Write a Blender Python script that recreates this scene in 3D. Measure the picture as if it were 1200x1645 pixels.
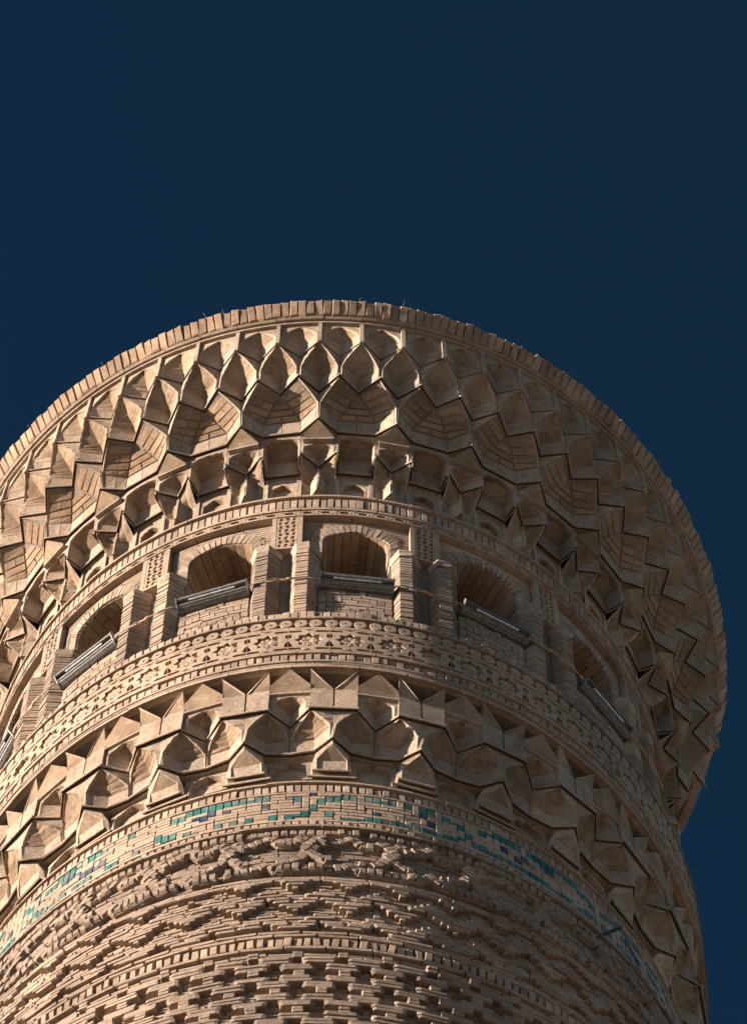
import bpy, bmesh, math, random
from mathutils import Matrix, Vector
from mathutils.geometry import delaunay_2d_cdt
random.seed(7)
R = math.radians
for o in list(bpy.data.objects): bpy.data.objects.remove(o)
S = bpy.context.scene
COL = S.collection
# ------------------------------------------------------------------ camera
EYE = 1.6                      # all heights below are metres above the eye, EYE lifts them above the ground
D, PITCH, ROLL, YAW, FPX = 16.999, 1.227401994, 0.0056245409, 0.025571984, 7295.58
TH0, THA, THL = R(3.171), R(3.705), R(0.737)      # bearings of the upper cornice, the middle arch, the lower cornice
SUN_AZ, SUN_EL = R(-75), R(15)
cam = bpy.data.cameras.new('camera'); co = bpy.data.objects.new('camera', cam); COL.objects.link(co)
cy, sy, cp, sp = math.cos(YAW), math.sin(YAW), math.cos(PITCH), math.sin(PITCH)
F = Vector((sy*cp, cy*cp, sp)); Rt = Vector((cy, -sy, 0)); U = Rt.cross(F)
cr, sr = math.cos(ROLL), math.sin(ROLL)
Rt, U = cr*Rt + sr*U, -sr*Rt + cr*U
m = Matrix(((Rt.x, U.x, -F.x, 0), (Rt.y, U.y, -F.y, -D), (Rt.z, U.z, -F.z, EYE), (0, 0, 0, 1)))
co.matrix_world = m
cam.sensor_fit = 'HORIZONTAL'; cam.sensor_width = 36; cam.lens = FPX/1200*36
cam.clip_start = 0.5; cam.clip_end = 5000
S.camera = co
S.render.resolution_x, S.render.resolution_y = 746, 1024
# ------------------------------------------------------------------ light
W = bpy.data.worlds.new('World'); S.world = W; W.use_nodes = True
nt = W.node_tree; bg = nt.nodes['Background']
sky = nt.nodes.new('ShaderNodeTexSky'); sky.sky_type = 'NISHITA'; sky.sun_disc = False
sdir = Vector((math.sin(SUN_AZ)*math.cos(SUN_EL), -math.cos(SUN_AZ)*math.cos(SUN_EL), math.sin(SUN_EL)))
sky.sun_elevation = SUN_EL; sky.sun_rotation = math.atan2(sdir.x, sdir.y) % (2*math.pi)
sky.altitude = 1800; sky.air_density = 0.8; sky.dust_density = 0.4; sky.ozone_density = 2.0
gam = nt.nodes.new('ShaderNodeGamma'); gam.inputs[1].default_value = 1.6
hsv = nt.nodes.new('ShaderNodeHueSaturation'); hsv.inputs['Hue'].default_value = 0.476; hsv.inputs['Saturation'].default_value = 1.0; hsv.inputs['Value'].default_value = 0.255
nt.links.new(sky.outputs[0], gam.inputs[0]); nt.links.new(gam.outputs[0], hsv.inputs['Color']); nt.links.new(hsv.outputs[0], bg.inputs[0])
bg.inputs[1].default_value = 0.05
sun = bpy.data.lights.new('sun', 'SUN'); sun.energy = 5.0; sun.angle = R(0.5); sun.color = (1.0, 0.81, 0.65)
so = bpy.data.objects.new('sun', sun); COL.objects.link(so)
so.rotation_euler = (-sdir).to_track_quat('-Z', 'Y').to_euler()
S.view_settings.view_transform = 'Standard'; S.view_settings.look = 'None'
S.view_settings.gamma = 1; S.view_settings.use_curve_mapping = False
S.view_settings.exposure = 1.72
S.render.engine = 'CYCLES'

# ------------------------------------------------------------------ materials
def masonry(name, c1, c2, stain=(0.16, 0.13, 0.11), vary=0.18, bump=0.35, scale=1.0, rough=0.92, grain=0.12, stain_amt=0.55, streak=False):
    m = bpy.data.materials.new(name); m.use_nodes = True; t = m.node_tree; n = t.nodes; L = t.links
    b = n['Principled BSDF']; b.inputs['Roughness'].default_value = rough
    b.inputs['Specular IOR Level'].default_value = 0.2
    geo = n.new('ShaderNodeNewGeometry'); oi = n.new('ShaderNodeObjectInfo')
    def noise(sc, det=4, rgh=0.6, vec=None):
        k = n.new('ShaderNodeTexNoise'); k.inputs['Scale'].default_value = sc*scale
        k.inputs['Detail'].default_value = det; k.inputs['Roughness'].default_value = rgh
        L.new(vec or geo.outputs['Position'], k.inputs['Vector']); return k
    def ramp(src, p0, p1, a=(0, 0, 0, 1), c=(1, 1, 1, 1)):
        r = n.new('ShaderNodeValToRGB'); r.color_ramp.elements[0].position = p0; r.color_ramp.elements[1].position = p1
        r.color_ramp.elements[0].color = a; r.color_ramp.elements[1].color = c
        L.new(src, r.inputs[0]); return r
    def mix(fac, a, c, mode='MIX'):
        x = n.new('ShaderNodeMix'); x.data_type = 'RGBA'; x.blend_type = mode
        for s, v in ((x.inputs[0], fac), (x.inputs[6], a), (x.inputs[7], c)):
            if isinstance(v, (int, float)): s.default_value = v
            elif isinstance(v, tuple): s.default_value = v + (1,) if len(v) == 3 else v
            else: L.new(v, s)
        return x.outputs[2]
    n1 = noise(2.6, 5); r1 = ramp(n1.outputs['Fac'], 0.35, 0.65)
    col = mix(r1.outputs[0], c1, c2)
    # per-piece tone
    rr = ramp(oi.outputs['Random'], 0, 1, (1-vary, 1-vary, 1-vary, 1), (1+vary*0.6, 1+vary*0.5, 1+vary*0.4, 1))
    col = mix(1.0, col, rr.outputs[0], 'MULTIPLY')
    # pores and grain
    n2 = noise(38, 6, 0.7); r2 = ramp(n2.outputs['Fac'], 0.3, 0.62, (1-grain*2.4,)*3+(1,), (1+grain,)*3+(1,))
    col = mix(1.0, col, r2.outputs[0], 'MULTIPLY')
    # soot and damp stains; streaks are stretched down the wall
    mp = n.new('ShaderNodeMapping'); mp.inputs['Scale'].default_value = (1, 1, 0.35 if streak else 0.8)
    L.new(geo.outputs['Position'], mp.inputs['Vector'])
    n3 = noise(5.5, 7, 0.72, mp.outputs[0]); r3 = ramp(n3.outputs['Fac'], 0.47, 0.72)
    mm = n.new('ShaderNodeMath'); mm.operation = 'MULTIPLY'; mm.inputs[1].default_value = stain_amt
    L.new(r3.outputs[0], mm.inputs[0]); col = mix(mm.outputs[0], col, stain)
    # broad weathering: whole stretches darker or paler
    n5 = noise(0.9, 3); r5 = ramp(n5.outputs['Fac'], 0.32, 0.68, (0.74, 0.72, 0.71, 1), (1.10, 1.08, 1.05, 1))
    col = mix(1.0, col, r5.outputs[0], 'MULTIPLY')
    # pale lime bloom
    n4 = noise(9, 6, 0.7); r4 = ramp(n4.outputs['Fac'], 0.56, 0.75); m4 = n.new('ShaderNodeMath'); m4.operation = 'MULTIPLY'; m4.inputs[1].default_value = 0.35
    L.new(r4.outputs[0], m4.inputs[0]); col = mix(m4.outputs[0], col, (0.55, 0.50, 0.43))
    L.new(col, b.inputs['Base Color'])
    nb = noise(22, 8, 0.75); nc = noise(95, 4, 0.6)
    ad = n.new('ShaderNodeMath'); ad.operation = 'MULTIPLY_ADD'; ad.inputs[1].default_value = 0.35
    L.new(nc.outputs['Fac'], ad.inputs[0]); L.new(nb.outputs['Fac'], ad.inputs[2])
    bp = n.new('ShaderNodeBump'); bp.inputs['Strength'].default_value = bump; bp.inputs['Distance'].default_value = 0.02
    L.new(ad.outputs[0], bp.inputs['Height']); L.new(bp.outputs[0], b.inputs['Normal'])
    return m
def plain(name, c, rough=0.5, metal=0.0, spec=0.5):
    m = bpy.data.materials.new(name); m.use_nodes = True; n = m.node_tree.nodes; L = m.node_tree.links
    b = n['Principled BSDF']; b.inputs['Roughness'].default_value = rough; b.inputs['Metallic'].default_value = metal
    g = n.new('ShaderNodeNewGeometry'); k = n.new('ShaderNodeTexNoise'); k.inputs['Scale'].default_value = 30; k.inputs['Detail'].default_value = 5
    L.new(g.outputs['Position'], k.inputs['Vector'])
    r = n.new('ShaderNodeValToRGB'); r.color_ramp.elements[0].position = 0.3; r.color_ramp.elements[1].position = 0.7
    r.color_ramp.elements[0].color = tuple(x*0.6 for x in c)+(1,); r.color_ramp.elements[1].color = tuple(min(1, x*1.25) for x in c)+(1,)
    L.new(k.outputs['Fac'], r.inputs[0]); L.new(r.outputs[0], b.inputs['Base Color'])
    return m
M_PL = masonry('weathered_plaster', (0.41, 0.34, 0.275), (0.345, 0.275, 0.215), stain=(0.17, 0.13, 0.10), vary=0.12, bump=0.6, grain=0.18, stain_amt=0.8, streak=True)
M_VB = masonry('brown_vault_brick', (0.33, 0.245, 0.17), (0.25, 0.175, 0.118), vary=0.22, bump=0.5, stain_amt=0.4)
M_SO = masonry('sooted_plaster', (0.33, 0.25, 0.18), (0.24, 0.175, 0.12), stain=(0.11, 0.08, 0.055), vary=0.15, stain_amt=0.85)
M_BR = masonry('buff_brick', (0.385, 0.31, 0.25), (0.30, 0.235, 0.185), vary=0.30, bump=0.5)
M_RB = masonry('rim_brick', (0.40, 0.30, 0.215), (0.31, 0.22, 0.155), vary=0.30, bump=0.6)
M_MO = masonry('mortar', (0.23, 0.195, 0.16), (0.17, 0.14, 0.118), vary=0.05, bump=0.6)
M_TC = masonry('carved_terracotta', (0.38, 0.30, 0.235), (0.32, 0.245, 0.185), vary=0.08, bump=0.3)
M_SB = masonry('shaft_brick', (0.32, 0.255, 0.205), (0.24, 0.19, 0.155), vary=0.2, bump=0.6)
def glaze(name, a, c):
    m = masonry(name, a, c, stain=(0.30, 0.25, 0.19), vary=0.3, bump=0.2, rough=0.35, stain_amt=0.9)
    m.node_tree.nodes['Principled BSDF'].inputs['Specular IOR Level'].default_value = 0.5
    return m
M_TQ = glaze('turquoise_glaze', (0.045, 0.19, 0.18), (0.03, 0.13, 0.145))
M_CB = glaze('cobalt_glaze', (0.025, 0.055, 0.12), (0.04, 0.07, 0.13))
M_ME = plain('zinc_metal', (0.16, 0.16, 0.155), 0.5, 0.45)
M_DK = plain('dark_metal', (0.045, 0.05, 0.055), 0.5, 0.3)
M_TU = plain('lamp_tube', (0.62, 0.66, 0.70), 0.2, 0.0)
M_CA = plain('cable_sheath', (0.36, 0.29, 0.22), 0.7)
M_TP = plain('splice_tape', (0.42, 0.24, 0.14), 0.6)
M_GR = plain('dry_grass', (0.12, 0.10, 0.05), 0.9)

# ------------------------------------------------------------------ geometry helpers
UN = R(6.0)                                   # one bay unit: 1/60 of the circle
def interp(tab, z):
    if z <= tab[0][0]: return tab[0][1]
    for (a, va), (b, vb) in zip(tab, tab[1:]):
        if z <= b: return va+(vb-va)*(z-a)/(b-a)
    return tab[-1][1]
# survey corrections: working heights -> measured heights, and small radius corrections in the lower cornice
ZT_ = [(-1.6, 0.0), (26.9, .600), (27.458, .607), (28.854, .627), (30.0, .642), (31.025, .656), (31.234, .659), (31.745, .700), (31.93, .715), (31.94, .972), (31.96, .974), (32.1, 1.0), (32.28, 1.065), (32.8, 1.0), (33.25, 1.033), (33.60, .957), (33.633, .954), (33.929, .991), (34.353, 1.039), (34.603, 1.065), (34.765, 1.09)]
ZU_ = [(34.766, .716), (36.0, .719), (37.02, .731), (37.79, .740), (38.29, .746), (39.53, .759), (40.8, .773), (41.72, .799)]
DR_ = [(31.0, 0), (31.745, -.012), (31.93, -.025), (31.94, -.14), (32.1, -.14), (32.28, -.165), (32.6, -.155), (32.8, -.13), (33.25, -.14), (33.55, -.07), (33.61, 0)]
def wz(z): return z+(interp(ZT_, z) if z <= 34.765 else interp(ZU_, z))
def wr(r, z): return r+interp(DR_, z)
def P(u, r, z): r = wr(r, z); return (r*math.sin(u*UN), -r*math.cos(u*UN), wz(z)+EYE)
class MB:
    def __init__(s): s.v = []; s.f = []; s.m = []
    def poly(s, pts, mi=0, flip=False):
        i = len(s.v); s.v += [P(*p) for p in pts]
        idx = list(range(i, i+len(pts)))
        s.f.append(idx[::-1] if flip else idx); s.m.append(mi)
    def raw(s, vs, fs, mi=0):
        i = len(s.v); s.v += [tuple(v) for v in vs]
        for f in fs: s.f.append([i+k for k in f]); s.m.append(mi)
    def loft(s, rows, mi=0, mat=None, skip=()):
        n = len(rows[0])
        for j in range(len(rows)-1):
            for k in range(n-1):
                if k in skip: continue
                a, b, c, d = rows[j][k], rows[j][k+1], rows[j+1][k+1], rows[j+1][k]
                s.poly([a, b, c, d], mat(j, k) if mat else mi)
    def lip(s, line, z, th=0.034, out=0.022, back=0.16, mi=0, gap=2):
        # moulded edge under a tier: thin nosing with an open joint behind it, its shade deepened by a dark mortar colour, following the plan line (u, r)
        out += .008
        L_ = lambda d, zz: [(u, r+d, zz) for u, r in line]
        s.loft([L_(out-.004, z), L_(out, z+.006), L_(out-.003, z+th)], mi); s.loft([L_(out-.011, z), L_(out-.004, z)], mi)
        s.loft([L_(out-.012, z+th*.9), L_(out-.011, z)], gap); s.loft([L_(out-.032, z+th*.9), L_(out-.012, z+th*.9)], gap); s.loft([L_(out-.034, z+.003), L_(out-.032, z+th*.9)], gap); s.loft([L_(-back, z+.003), L_(out-.034, z+.003)], mi)
        s.loft([L_(out-.003, z+th), L_(-.03, z+th+0.012)], mi)
    def mesh(s, name, mats):
        me = bpy.data.meshes.new(name); me.from_pydata(s.v, [], s.f)
        for m_ in mats: me.materials.append(m_)
        me.polygons.foreach_set('material_index', s.m); me.update(); return me
def obj(name, me, parent=None, rot=0.0, **kw):
    o = bpy.data.objects.new(name, me); COL.objects.link(o)
    if parent is not None: o.parent = parent
    if rot: o.rotation_euler = (0, 0, rot)
    for k, v in kw.items(): o[k] = v
    return o
def ang(u): return TH0 + u*UN
root = bpy.data.objects.new('minaret', None); COL.objects.link(root)
root['label'] = 'tall round brick minaret with arched gallery, honeycomb cornices and a band of turquoise tiles'
root['category'] = 'minaret'
def lathe(name, prof, mat, parent=root, n=180, **kw):
    v = []; f = []
    for r, z in prof:
        for k in range(n):
            a = 2*math.pi*k/n; q_ = wr(r, z); v.append((q_*math.sin(a), -q_*math.cos(a), wz(z)+EYE))
    for j in range(len(prof)-1):
        for k in range(n):
            k2 = (k+1) % n; f.append((j*n+k, j*n+k2, (j+1)*n+k2, (j+1)*n+k))
    me = bpy.data.meshes.new(name); me.from_pydata(v, [], f); me.materials.append(mat); me.update()
    return obj(name, me, parent, **kw)
def brick_mesh(name, mat, seed, bev=0.10, jit=0.05, taper=0.0):
    # unit brick: x along the course, y depth (front face at -0.5), z height; bevelled and a little knocked about
    rnd = random.Random(seed); bm = bmesh.new(); bmesh.ops.create_cube(bm, size=1)
    for v in bm.verts:
        v.co += Vector([rnd.uniform(-jit, jit) for _ in range(3)])
        if taper: v.co.x *= 1 - taper*(v.co.z+0.5)
    ed = [e for e in bm.edges if all(v.co.y < 0 for v in e.verts)]
    bmesh.ops.bevel(bm, geom=ed, offset=bev, segments=1, affect='EDGES')
    me = bpy.data.meshes.new(name); bm.to_mesh(me); bm.free(); me.materials.append(mat); return me
def bricks_of(name, mat, n=5, **k): return [brick_mesh(name, mat, hash((name, i)) % 9999 if False else i*31+len(name), **k) for i in range(n)]
RB = bricks_of('rim_brick', M_RB, 6, bev=0.09, jit=0.06); BB = bricks_of('brick', M_BR, 6, bev=0.08, jit=0.05)
SBK = bricks_of('shaft_brick', M_SB, 6, bev=0.10, jit=0.06); RL = bricks_of('relief_brick', M_SB, 6, bev=0.15, jit=0.05)
TQ = bricks_of('turquoise', M_TQ, 4, bev=0.05, jit=0.04); CB = bricks_of('cobalt', M_CB, 4, bev=0.05, jit=0.06)
rnd = random.Random(3)
def put(name, meshes, th, r, z, w, d, h, parent=root, base=0.0, tilt=0.0, roll=0.0, jit=1.0):
    # a brick whose front face is at radius r, centred at bearing th (absolute) and height z
    o = bpy.data.objects.new(name, rnd.choice(meshes)); COL.objects.link(o); o.parent = parent
    a = th-base; rc = wr(r, z)-d/2; za, zb = wz(z-h/2), wz(z+h/2); h = zb-za
    o.location = (rc*math.sin(a), -rc*math.cos(a), (za+zb)/2+EYE)
    o.rotation_euler = (tilt, roll, a + rnd.gauss(0, 0.02)*jit)
    o.rotation_mode = 'XYZ'
    o.scale = (w, d, h)
    return o
def box_into(mb, th, r, z, w, d, h, mi=0, roll=0.0, jit=0.004, q=rnd):
    # same brick, joined into a larger mesh
    za, zb = wz(z-h/2), wz(z+h/2); h = zb-za; r = wr(r, z); z = (za+zb)/2
    ca, sa = math.cos(th), math.sin(th); cr_, sr_ = math.cos(roll), math.sin(roll); vs = []
    ch = min(w, h)*0.10
    for y, k in ((0.0, ch), (-0.012 if d > 0.03 else -0.004, 0.0), (-d, 0.0)):
        for x, zz in ((-1, -1), (1, -1), (1, 1), (-1, 1)):
            X = x*(w/2-k)+q.uniform(-jit, jit); Z = zz*(h/2-k)+q.uniform(-jit, jit)*0.7; rr = r+y+q.uniform(-jit, jit)*0.6
            X, Z = X*cr_-Z*sr_, X*sr_+Z*cr_
            vs.append((rr*sa+X*ca, -rr*ca+X*sa, z+Z+EYE))
    fs = [(0, 1, 2, 3)]
    for b in (0, 4):
        for k in range(4): fs.append((b+(k+1) % 4, b+k, b+4+k, b+4+(k+1) % 4))
    mb.raw(vs, fs, mi)
TMIN, TMAX = R(-98), R(96)
def inview(a): return TMIN < a < TMAX

# ------------------------------------------------------------------ ground and body
def ground():
    me = bpy.data.meshes.new('ground'); s = 3000
    me.from_pydata([(-s, -s, 0), (s, -s, 0), (s, s, 0), (-s, s, 0)], [], [(0, 1, 2, 3)])
    me.materials.append(masonry('sandy_paving', (0.24, 0.215, 0.185), (0.19, 0.17, 0.15), scale=0.2, bump=0.2)); 
    o = obj('ground', me); o['kind'] = 'structure'
ground()
def RS(z): return 3.155 + (30.0-z)*0.040          # shaft face
lathe('core', [(4.35, -1.6), (RS(26.9), 26.9), (RS(27)-0.05, 27.0), (3.10, 30.0), (3.03, 31.0), (3.03, 31.9), (2.98, 32.2), (3.0, 33.2), (3.05, 33.6), (3.22, 33.62), (3.24, 34.72), (3.24, 34.76), (2.15, 34.76),
               (2.15, 38.35), (2.98, 38.36), (2.95, 39.3), (3.0, 39.5), (3.2, 39.6), (3.3, 40.2), (3.42, 40.3), (3.55, 40.9), (3.78, 41.45), (3.84, 41.68), (3.2, 41.70), (0.01, 41.5)], M_MO, n=180)

# ------------------------------------------------------------------ upper honeycomb cornice
def solid(pts, mat, name, dr=-.05, dz=0.0):
    # a flat piece given by its front outline, with depth dr
    b = MB(); bk = [(u, r+dr, z+dz) for u, r, z in pts]; n = len(pts); b.poly(pts)
    for i in range(n): b.poly([pts[(i+1) % n], pts[i], bk[i], bk[(i+1) % n]])
    return b.mesh(name, [mat])
def sm(t): t = max(0.0, min(1.0, t)); return t*t*(3-2*t)
def arch(t, p=1.9): return 1-max(0.0, min(1.0, t))**p
def lerp(a, b, t): return a+(b-a)*t
def frange(a, b, n): return [a+(b-a)*i/n for i in range(n+1)]
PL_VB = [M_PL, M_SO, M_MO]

def groove(rows, i, cols, d=.007, g=.006):
    # an open joint at row i: the interior points step back and out again
    r = rows[i]; a = [(u, q, z-g) for u, q, z in r]; b = [(u, q-(d if k in cols else 0), z-g*.5) for k, (u, q, z) in enumerate(r)]
    c = [(u, q-(d if k in cols else 0), z+g*.5) for k, (u, q, z) in enumerate(r)]; e = [(u, q, z+g) for u, q, z in r]
    rows[i:i+1] = [a, b, c, e]
def tier_a():
    # shallow arched niche with V plan, posts on either side, right under the rim
    mb = MB(); z0, z1, zs, za = 40.80, 41.41, 41.05, 41.36
    ro, ri = 3.872, 3.70; fac = lambda z: lerp(3.868, 3.846, (z-z0)/(z1-z0))
    mb.lip([(-.5, ro-.012), (0, ri), (.5, ro-.012)], z0, 0.03, 0.018)
    rows = []
    zz = [z0+.03]+frange(zs, za, 9)
    for z in zz:
        t = (z-zs)/(za-zs); ue = .40*arch(t, 2.3)+.001; f = fac(z)-.012
        rk = lerp(ri, f-.02, max(0, t)**1.1)
        rows.append([(-.5, f, z), (-ue-.035*(1-max(t, 0)), f, z), (-ue, f-.018, z), (0, rk, z), (ue, f-.018, z), (ue+.035*(1-max(t, 0)), f, z), (.5, f, z)])
    # at the very bottom the frame follows the V plan: hide it behind the lip
    rows[0] = [(-.5, ro-.012, z0+.03), (-.44, ro-.02, z0+.03), (-.42, ro-.05, z0+.03), (0, ri, z0+.03), (.42, ro-.05, z0+.03), (.44, ro-.02, z0+.03), (.5, ro-.012, z0+.03)]
    groove(rows, 1, (2, 3, 4))
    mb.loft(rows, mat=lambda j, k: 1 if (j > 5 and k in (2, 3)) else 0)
    f = fac(za)-.012
    mb.poly([(-.5, f, za), (0, f, za), (0, fac(z1)-.012, z1), (-.5, fac(z1)-.012, z1)]); mb.poly([(0, f, za), (.5, f, za), (.5, fac(z1)-.012, z1), (0, fac(z1)-.012, z1)])
    # horizontal joint line of the lower plaster course
    me = mb.mesh('small_niche', PL_VB)
    # post on the left edge
    pb = MB(); w = .045
    for s in (0,):
        a = [(-w, fac(z0), z0-.01), (-w, fac(z1)+.004, z1)]; 
        pb.loft([[(-w, 3.82, z0-.012), (-w, fac(z0)+.016, z0-.012), (w, fac(z0)+.016, z0-.012), (w, 3.82, z0-.012)],
                 [(-w, 3.80, z1), (-w, fac(z1)+.016, z1), (w, fac(z1)+.016, z1), (w, 3.80, z1)]])
        pb.poly([(-w, 3.75, z0-.012), (w, 3.75, z0-.012), (w, fac(z0)+.016, z0-.012), (-w, fac(z0)+.016, z0-.012)])
    return me, pb.mesh('post', PL_VB)

def tier_b():
    # deep pointed niche: two facets meet at the back, front edges lean out to a point
    mb = MB(); z0, z1, zs = 40.19, 40.80, 40.455; ro, ri, ra = 3.714, 3.545, 3.868
    fac = lambda u, t=1: lerp(ro, ra, 1-abs(u)/.5)
    mb.lip([(-.5, ro), (0, ri), (.5, ro)], z0, 0.036, 0.022)
    rows = []; zb = z0+.036
    for z in [zb, lerp(zb, zs, .5)]+frange(zs, z1-.012, 9):
        t = (z-zs)/(z1-zs); ue = .42*arch(t, 1.65); tt = max(0, t)
        f = fac(ue); rk = lerp(ri, ra-.02, tt**1.12)
        # widening plaster border towards the ribs
        rows.append([(-.5, ro-.004, z), (-ue-.028*(1-tt), fac(ue+.028*(1-tt)), z), (-ue, f-.022, z), (0, min(rk, f-.022), z), (ue, f-.022, z), (ue+.028*(1-tt), fac(ue+.028*(1-tt)), z), (.5, ro-.004, z)])
    groove(rows, 2, (2, 3, 4)); groove(rows, 8, (2, 3, 4), .005)
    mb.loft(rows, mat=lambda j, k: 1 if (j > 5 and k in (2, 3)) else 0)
    return mb.mesh('pointed_niche', PL_VB)

def tier_c():
    # wide double-lobed niche: three wall faces below, brick vault above
    mb = MB(); z0, z1, zs = 39.53, 40.18, 39.93; ro, ri, ra, rm = 3.505, 3.362, 3.714, 3.545
    fac = lambda u: lerp(3.525, ra, (1-abs(u))/.5)
    mb.lip([(-1, ro), (-.5, ri), (.5, ri), (1, ro)], z0, 0.036, 0.022)
    rows = []; zb = z0+.036; zk = 39.90; e = .945
    bands = []
    def row(z):
        t = max(0, (z-zs)/(z1-zs)); tk = max(0, (z-zk)/(z1-zk))
        ue = lerp(.5, e, arch(t, 1.5)); f = fac(ue) if t > 0 else lerp(ro, fac(e), (z-zb)/(zs-zb))
        uk = lerp(.5, .0, tk**1.1); rk = lerp(ri, rm, tk)
        return ue, f, uk, rk, t
    zz = [zb, zk]+frange(zs, z1, 8)
    for z in zz:
        ue, f, uk, rk, t = row(z); g = .03*(1-t)
        rp = lerp(ro, 3.54, (z-zb)/(z1-zb))
        rows.append([(-1, rp, z), (-ue-g, fac(ue+g) if t > 0 else f, z), (-ue, f-.024, z), (-uk-.0005, rk-(.01 if t > 0 else 0), z), (uk+.0005, rk-(.01 if t > 0 else 0), z), (ue, f-.024, z), (ue+g, fac(ue+g) if t > 0 else f, z), (1, rp, z)])
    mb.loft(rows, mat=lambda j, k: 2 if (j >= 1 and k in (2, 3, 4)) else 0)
    me = mb.mesh('double_niche', PL_VB)
    # vault bricks: solid pieces proud of the mortar, shared by every cell
    bm_ = []; bp_ = []
    for side, cuts in ((-1, [(.04, .50), (.53, .97)]), (0, [(.01, .49), (.51, .99)]), (1, [(.03, .47), (.50, .96)])):
        for s0, s1 in cuts:
            zc_ = zk-.012; fr = []
            for z, s in ((zb+.004, s0), (zb+.004, s1), (zc_, s1), (zc_, s0)):
                ue, f, uk, rk, t = row(z)
                q0, q1 = ((-uk, rk), (uk, rk)) if side == 0 else (((-ue, f-.024), (-uk, rk)) if side < 0 else ((uk, rk), (ue, f-.024)))
                fr.append((lerp(q0[0], q1[0], s), lerp(q0[1], q1[1], s)+.005, z))
            bp_.append(solid(fr, M_PL, 'plaster_block', -.02))
    cz = frange(zk+.006, z1-.02, 4)
    for i in range(4):
        za, zc = cz[i]+.007, cz[i+1]-.007
        for side in (-1, 0, 1):
            def pt_(z, s):
                ue, f, uk, rk, t = row(z)
                if side == 0: q0, q1 = (-uk, rk), (uk, rk)
                elif side < 0: q0, q1 = (-ue, f-.024), (-uk, rk)
                else: q0, q1 = (uk, rk), (ue, f-.024)
                return (lerp(q0[0], q1[0], s), lerp(q0[1], q1[1], s), z)
            if side == 0: cuts = [(.06, .94)] if i > 0 else [(.04, .47), (.53, .96)]
            else: cuts = [(.05, .96)] if i % 2 else [(.05, .55), (.58, .96)]
            if i == 3 and side == 0: continue
            for s0, s1 in cuts:
                b = MB(); o = .004
                fr = [pt_(za, s0), pt_(za, s1), pt_(zc, s1), pt_(zc, s0)]
                fr = [(u, r+o, z) for u, r, z in fr]; bk = [(u, r-.03, z+.02) for u, r, z in fr]
                b.poly(fr); b.poly([fr[1], fr[0], bk[0], bk[1]]); b.poly([fr[3], fr[2], bk[2], bk[3]])
                b.poly([fr[0], fr[3], bk[3], bk[0]]); b.poly([fr[2], fr[1], bk[1], bk[2]])
                bm_.append(b.mesh('vault_brick', [M_VB]))
    return me, bm_, bp_

def tier_d_box():
    # arched box niche between the pendants, with the blind arch panel under it
    mb = MB(); z0, z1, zs, za = 38.93, 39.53, 39.40, 39.47; h = .52
    ri = 3.17
    mb.lip([(-.50, 3.345), (-.46, ri), (.46, ri), (.50, 3.345)], z0, 0.036, 0.018, .1)
    rows = []
    for z in [z0+.036, 39.34]+frange(zs, za, 8):
        t = max(0, (z-zs)/(za-zs)); ue = .455*arch(t, 2.6)+.0006; tk = max(0, (z-39.34)/(za-39.34))
        f = 3.352; rk = lerp(ri, f-.03, tk**1.2); ub = min(.43, ue*.97)
        rows.append([(-h, f, z), (-ue-.02*(1-t), f, z), (-ue, f-.02, z), (-ub, rk, z), (ub, rk, z), (ue, f-.02, z), (ue+.02*(1-t), f, z), (h, f, z)])
    groove(rows, 1, (2, 3, 4, 5))
    mb.loft(rows, mat=lambda j, k: 1 if (j >= 4 and k in (2, 3, 4)) else 0)
    mb.loft([[(-h, 3.352, za), (0, 3.352, za), (h, 3.352, za)], [(-h, 3.356, z1+.002), (0, 3.356, z1+.002), (h, 3.356, z1+.002)]])
    return mb.mesh('box_niche', PL_VB)

def tier_e_blind():
    mb = MB(); z0, z1 = 38.27, 38.95; h = .53; zs, za = 38.66, 38.78; rw = 3.14
    rows = []
    for z in [z0]+frange(zs, za, 6):
        t = max(0, (z-zs)/(za-zs)); ue = .30*arch(t, 2.2)+.0005
        rows.append([(-h, rw, z), (-ue, rw, z), (-ue, rw-.055, z), (ue, rw-.055, z), (ue, rw, z), (h, rw, z)])
    mb.loft(rows, mat=lambda j, k: 1 if (j >= 1 and k in (1, 3)) else 0)
    # soffit of the recess
    for s in (-1, 1):
        for j in range(1, len(rows)-1):
            pass
    # upper wall and the two steps that carry the box
    mb.loft([[(-h, rw, za), (0, rw, za), (h, rw, za)], [(-h, rw, z1), (0, rw, z1), (h, rw, z1)]])
    pil = [(-h, rw+.0), (-h+.05, rw+.0)]
    for s in (-1, 1):
        a, b = s*.40, s*.53
        mb.loft([[(min(a, b), rw+.018, z0), (max(a, b), rw+.018, z0)], [(min(a, b), rw+.018, z1), (max(a, b), rw+.018, z1)]])
        mb.poly([(a, rw, z0), (a, rw+.018, z0), (a, rw+.018, z1), (a, rw, z1)])
    return mb.mesh('blind_arch', PL_VB)

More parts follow.
